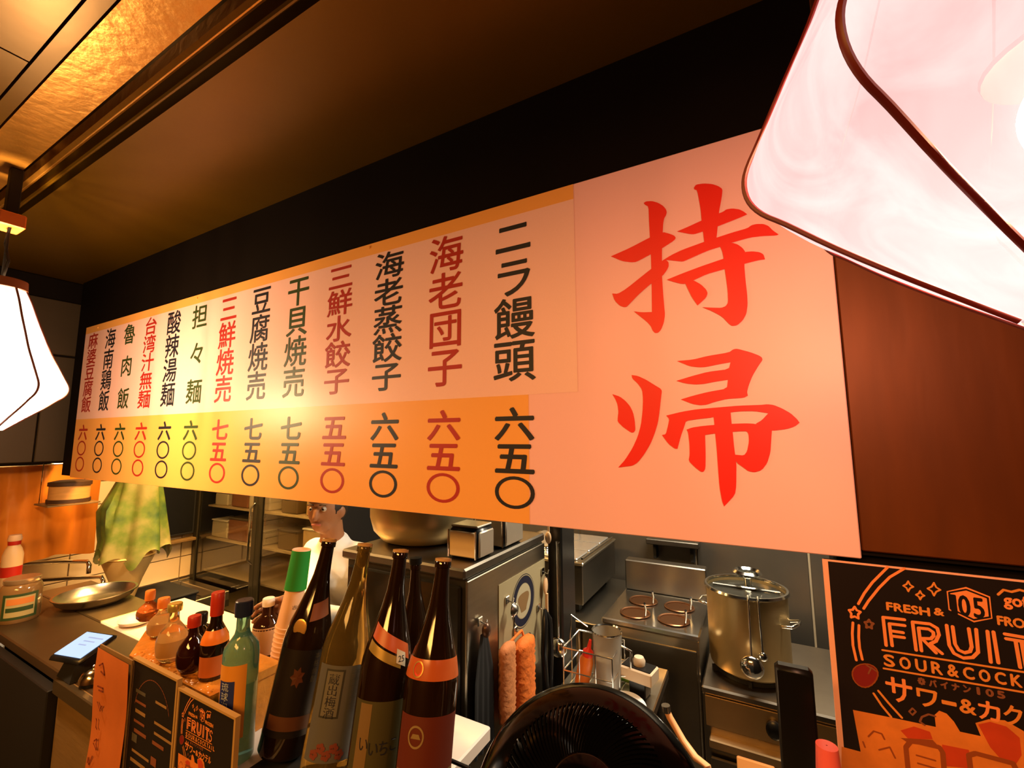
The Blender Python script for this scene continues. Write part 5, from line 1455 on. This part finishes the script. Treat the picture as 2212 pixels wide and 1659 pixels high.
# gripping hand: five curled fingers round the bottle neck, one surface with a palm
rb = .030; c0 = Vector((bt.x, bt.y, gz))
fing = []
for k in range(4):
    z = gz+.028-.019*k; rr = rb+.010; ln = (1.9, 2.15, 2.05, 1.75)[k]
    pts = []
    for j in range(6):
        a = R(100) + ln*j/5
        pts.append((Vector((c0.x+rr*math.cos(a)*1.0, c0.y+rr*math.sin(a), z-.002*j)), .0088-.0006*j))
    fing.append([(hand+Vector((-.010, -.020, .028-.019*k)), .0105)]+pts)
th = [(hand+Vector((.004, -.01, .02)), .013)]
for j in range(4):
    a = R(70)-.75*j/3*1.3
    th.append((Vector((c0.x+(rb+.011)*math.cos(a), c0.y+(rb+.011)*math.sin(a), gz+.035+.004*j)), .0105-.0008*j))
palm = [[(hand+Vector((0, -.012, 0)), .034, (.62, .55, 1.25))], [(wr, .025), (hand+Vector((0, 0, 0)), .026)]]
hd = remesh('hand', palm+fing+[th], .0032, skin_m, t, 1)
h2 = wr2+Vector((0, -.07, -.025)); f2 = [[(wr2, .025), (h2, .026)], [(h2, .032, (.95, .9, .45))]]
for k in range(4):
    b0 = h2+Vector((-.024+.016*k, -.02, 0)); f2.append([(b0, .009), (b0+Vector((0, -.035, -.006)), .0085), (b0+Vector((0, -.052-.004*(k in (1, 2)), -.026)), .0075)])
f2.append([(h2+Vector((-.025, .01, 0)), .011), (h2+Vector((-.048, -.015, -.006)), .009), (h2+Vector((-.05, -.035, -.014)), .008)])
remesh('hand', f2, .0036, skin_m, t, 1)
shirt = [[(nk+Vector((-.01, .025, -.075)), .083), (ch_, .128), (pe+Vector((0, -.02, .12)), .130), (pe+Vector((0, 0, .02)), .135)],
         [(ch_+Vector((-.06, 0, .04)), .10), (ch_+Vector((.06, 0, .04)), .10)],
         [(ch_+Vector((-.06, 0, .07)), .075), (sl, .066), (el, .050), (el.lerp(wr, .85), .042)],
         [(ch_+Vector((.08, 0, .08)), .075), (sr, .068), (el2, .054), (el2.lerp(wr2, .8), .044)]]
s_o = remesh('shirt', shirt, .010, white_m, t); s_o['label'] = 'white long-sleeved shirt'
tr = remesh('trousers', [[(pe+Vector((0, 0, .0)), .128), (pe+Vector((0, 0, -.04)), .125)]]+[[(a[0], a[1]+.018) for a in hp[:3]] for hp in (hip, hip2)], .012, blackm, t)
sho = MB()
for hp in (hip, hip2):
    f_ = hp[3][0]
    MB().ball(f_+Vector((0, -.02, -.0)), .05, 10, (.9, 2.2, .85)).build('shoe', blackp, t, 60)
# cap, hair, eyes, mouth
capb = MB()
for i in range(9):
    el_ = R(90-i*9.0)
    for k in range(32):
        a = 2*PI*k/32
        capb.v.append(HC+Vector((.094*math.cos(el_)*math.cos(a)*.95, .094*math.cos(el_)*math.sin(a)*1.06, .018+.112*math.sin(el_))))
for i in range(8):
    for k in range(32):
        k2 = (k+1) % 32; capb.f.append((i*32+k, i*32+k2, (i+1)*32+k2, (i+1)*32+k))
capb.build('cap', white_m, t, 60)
MB().ball(HC-fdir*.016+Vector((0, 0, .004)), .093, 12, (.92, 1.0, 1.0)).build('hair', mat('hair_dark', (.02, .010, .005), .6), t, 60)
for s_ in (-1, 1):
    e_ = HC+fdir*.079+side*.031*s_+Vector((0, 0, .012))
    MB().ball(e_-fdir*.003, .0115, 8).build('eye', mat('eye_white', (.45, .38, .32), .4), t, 60)
    MB().ball(e_+fdir*.0035, .0068, 8).build('iris', mat('iris_dark', (.02, .01, .005), .2), t, 60)
    MB().tube([e_+side*-.016+Vector((0, 0, .020))+fdir*.008, e_+Vector((0, 0, .024))+fdir*.012, e_+side*.016+Vector((0, 0, .020))+fdir*.008], .003, 6).build('eyebrow', MATS['hair_dark'], t, 60)
MB().tube([HC+fdir*.083+side*-.022+Vector((0, 0, -.058)), HC+fdir*.090+Vector((0, 0, -.056)), HC+fdir*.083+side*.022+Vector((0, 0, -.058))], .0045, 8).build('mouth', mat('lips', (.45, .12, .08), .5), t, 60)
clean(t)
for o in list(bpy.data.objects):
    if 'abs' in o: del o['abs']
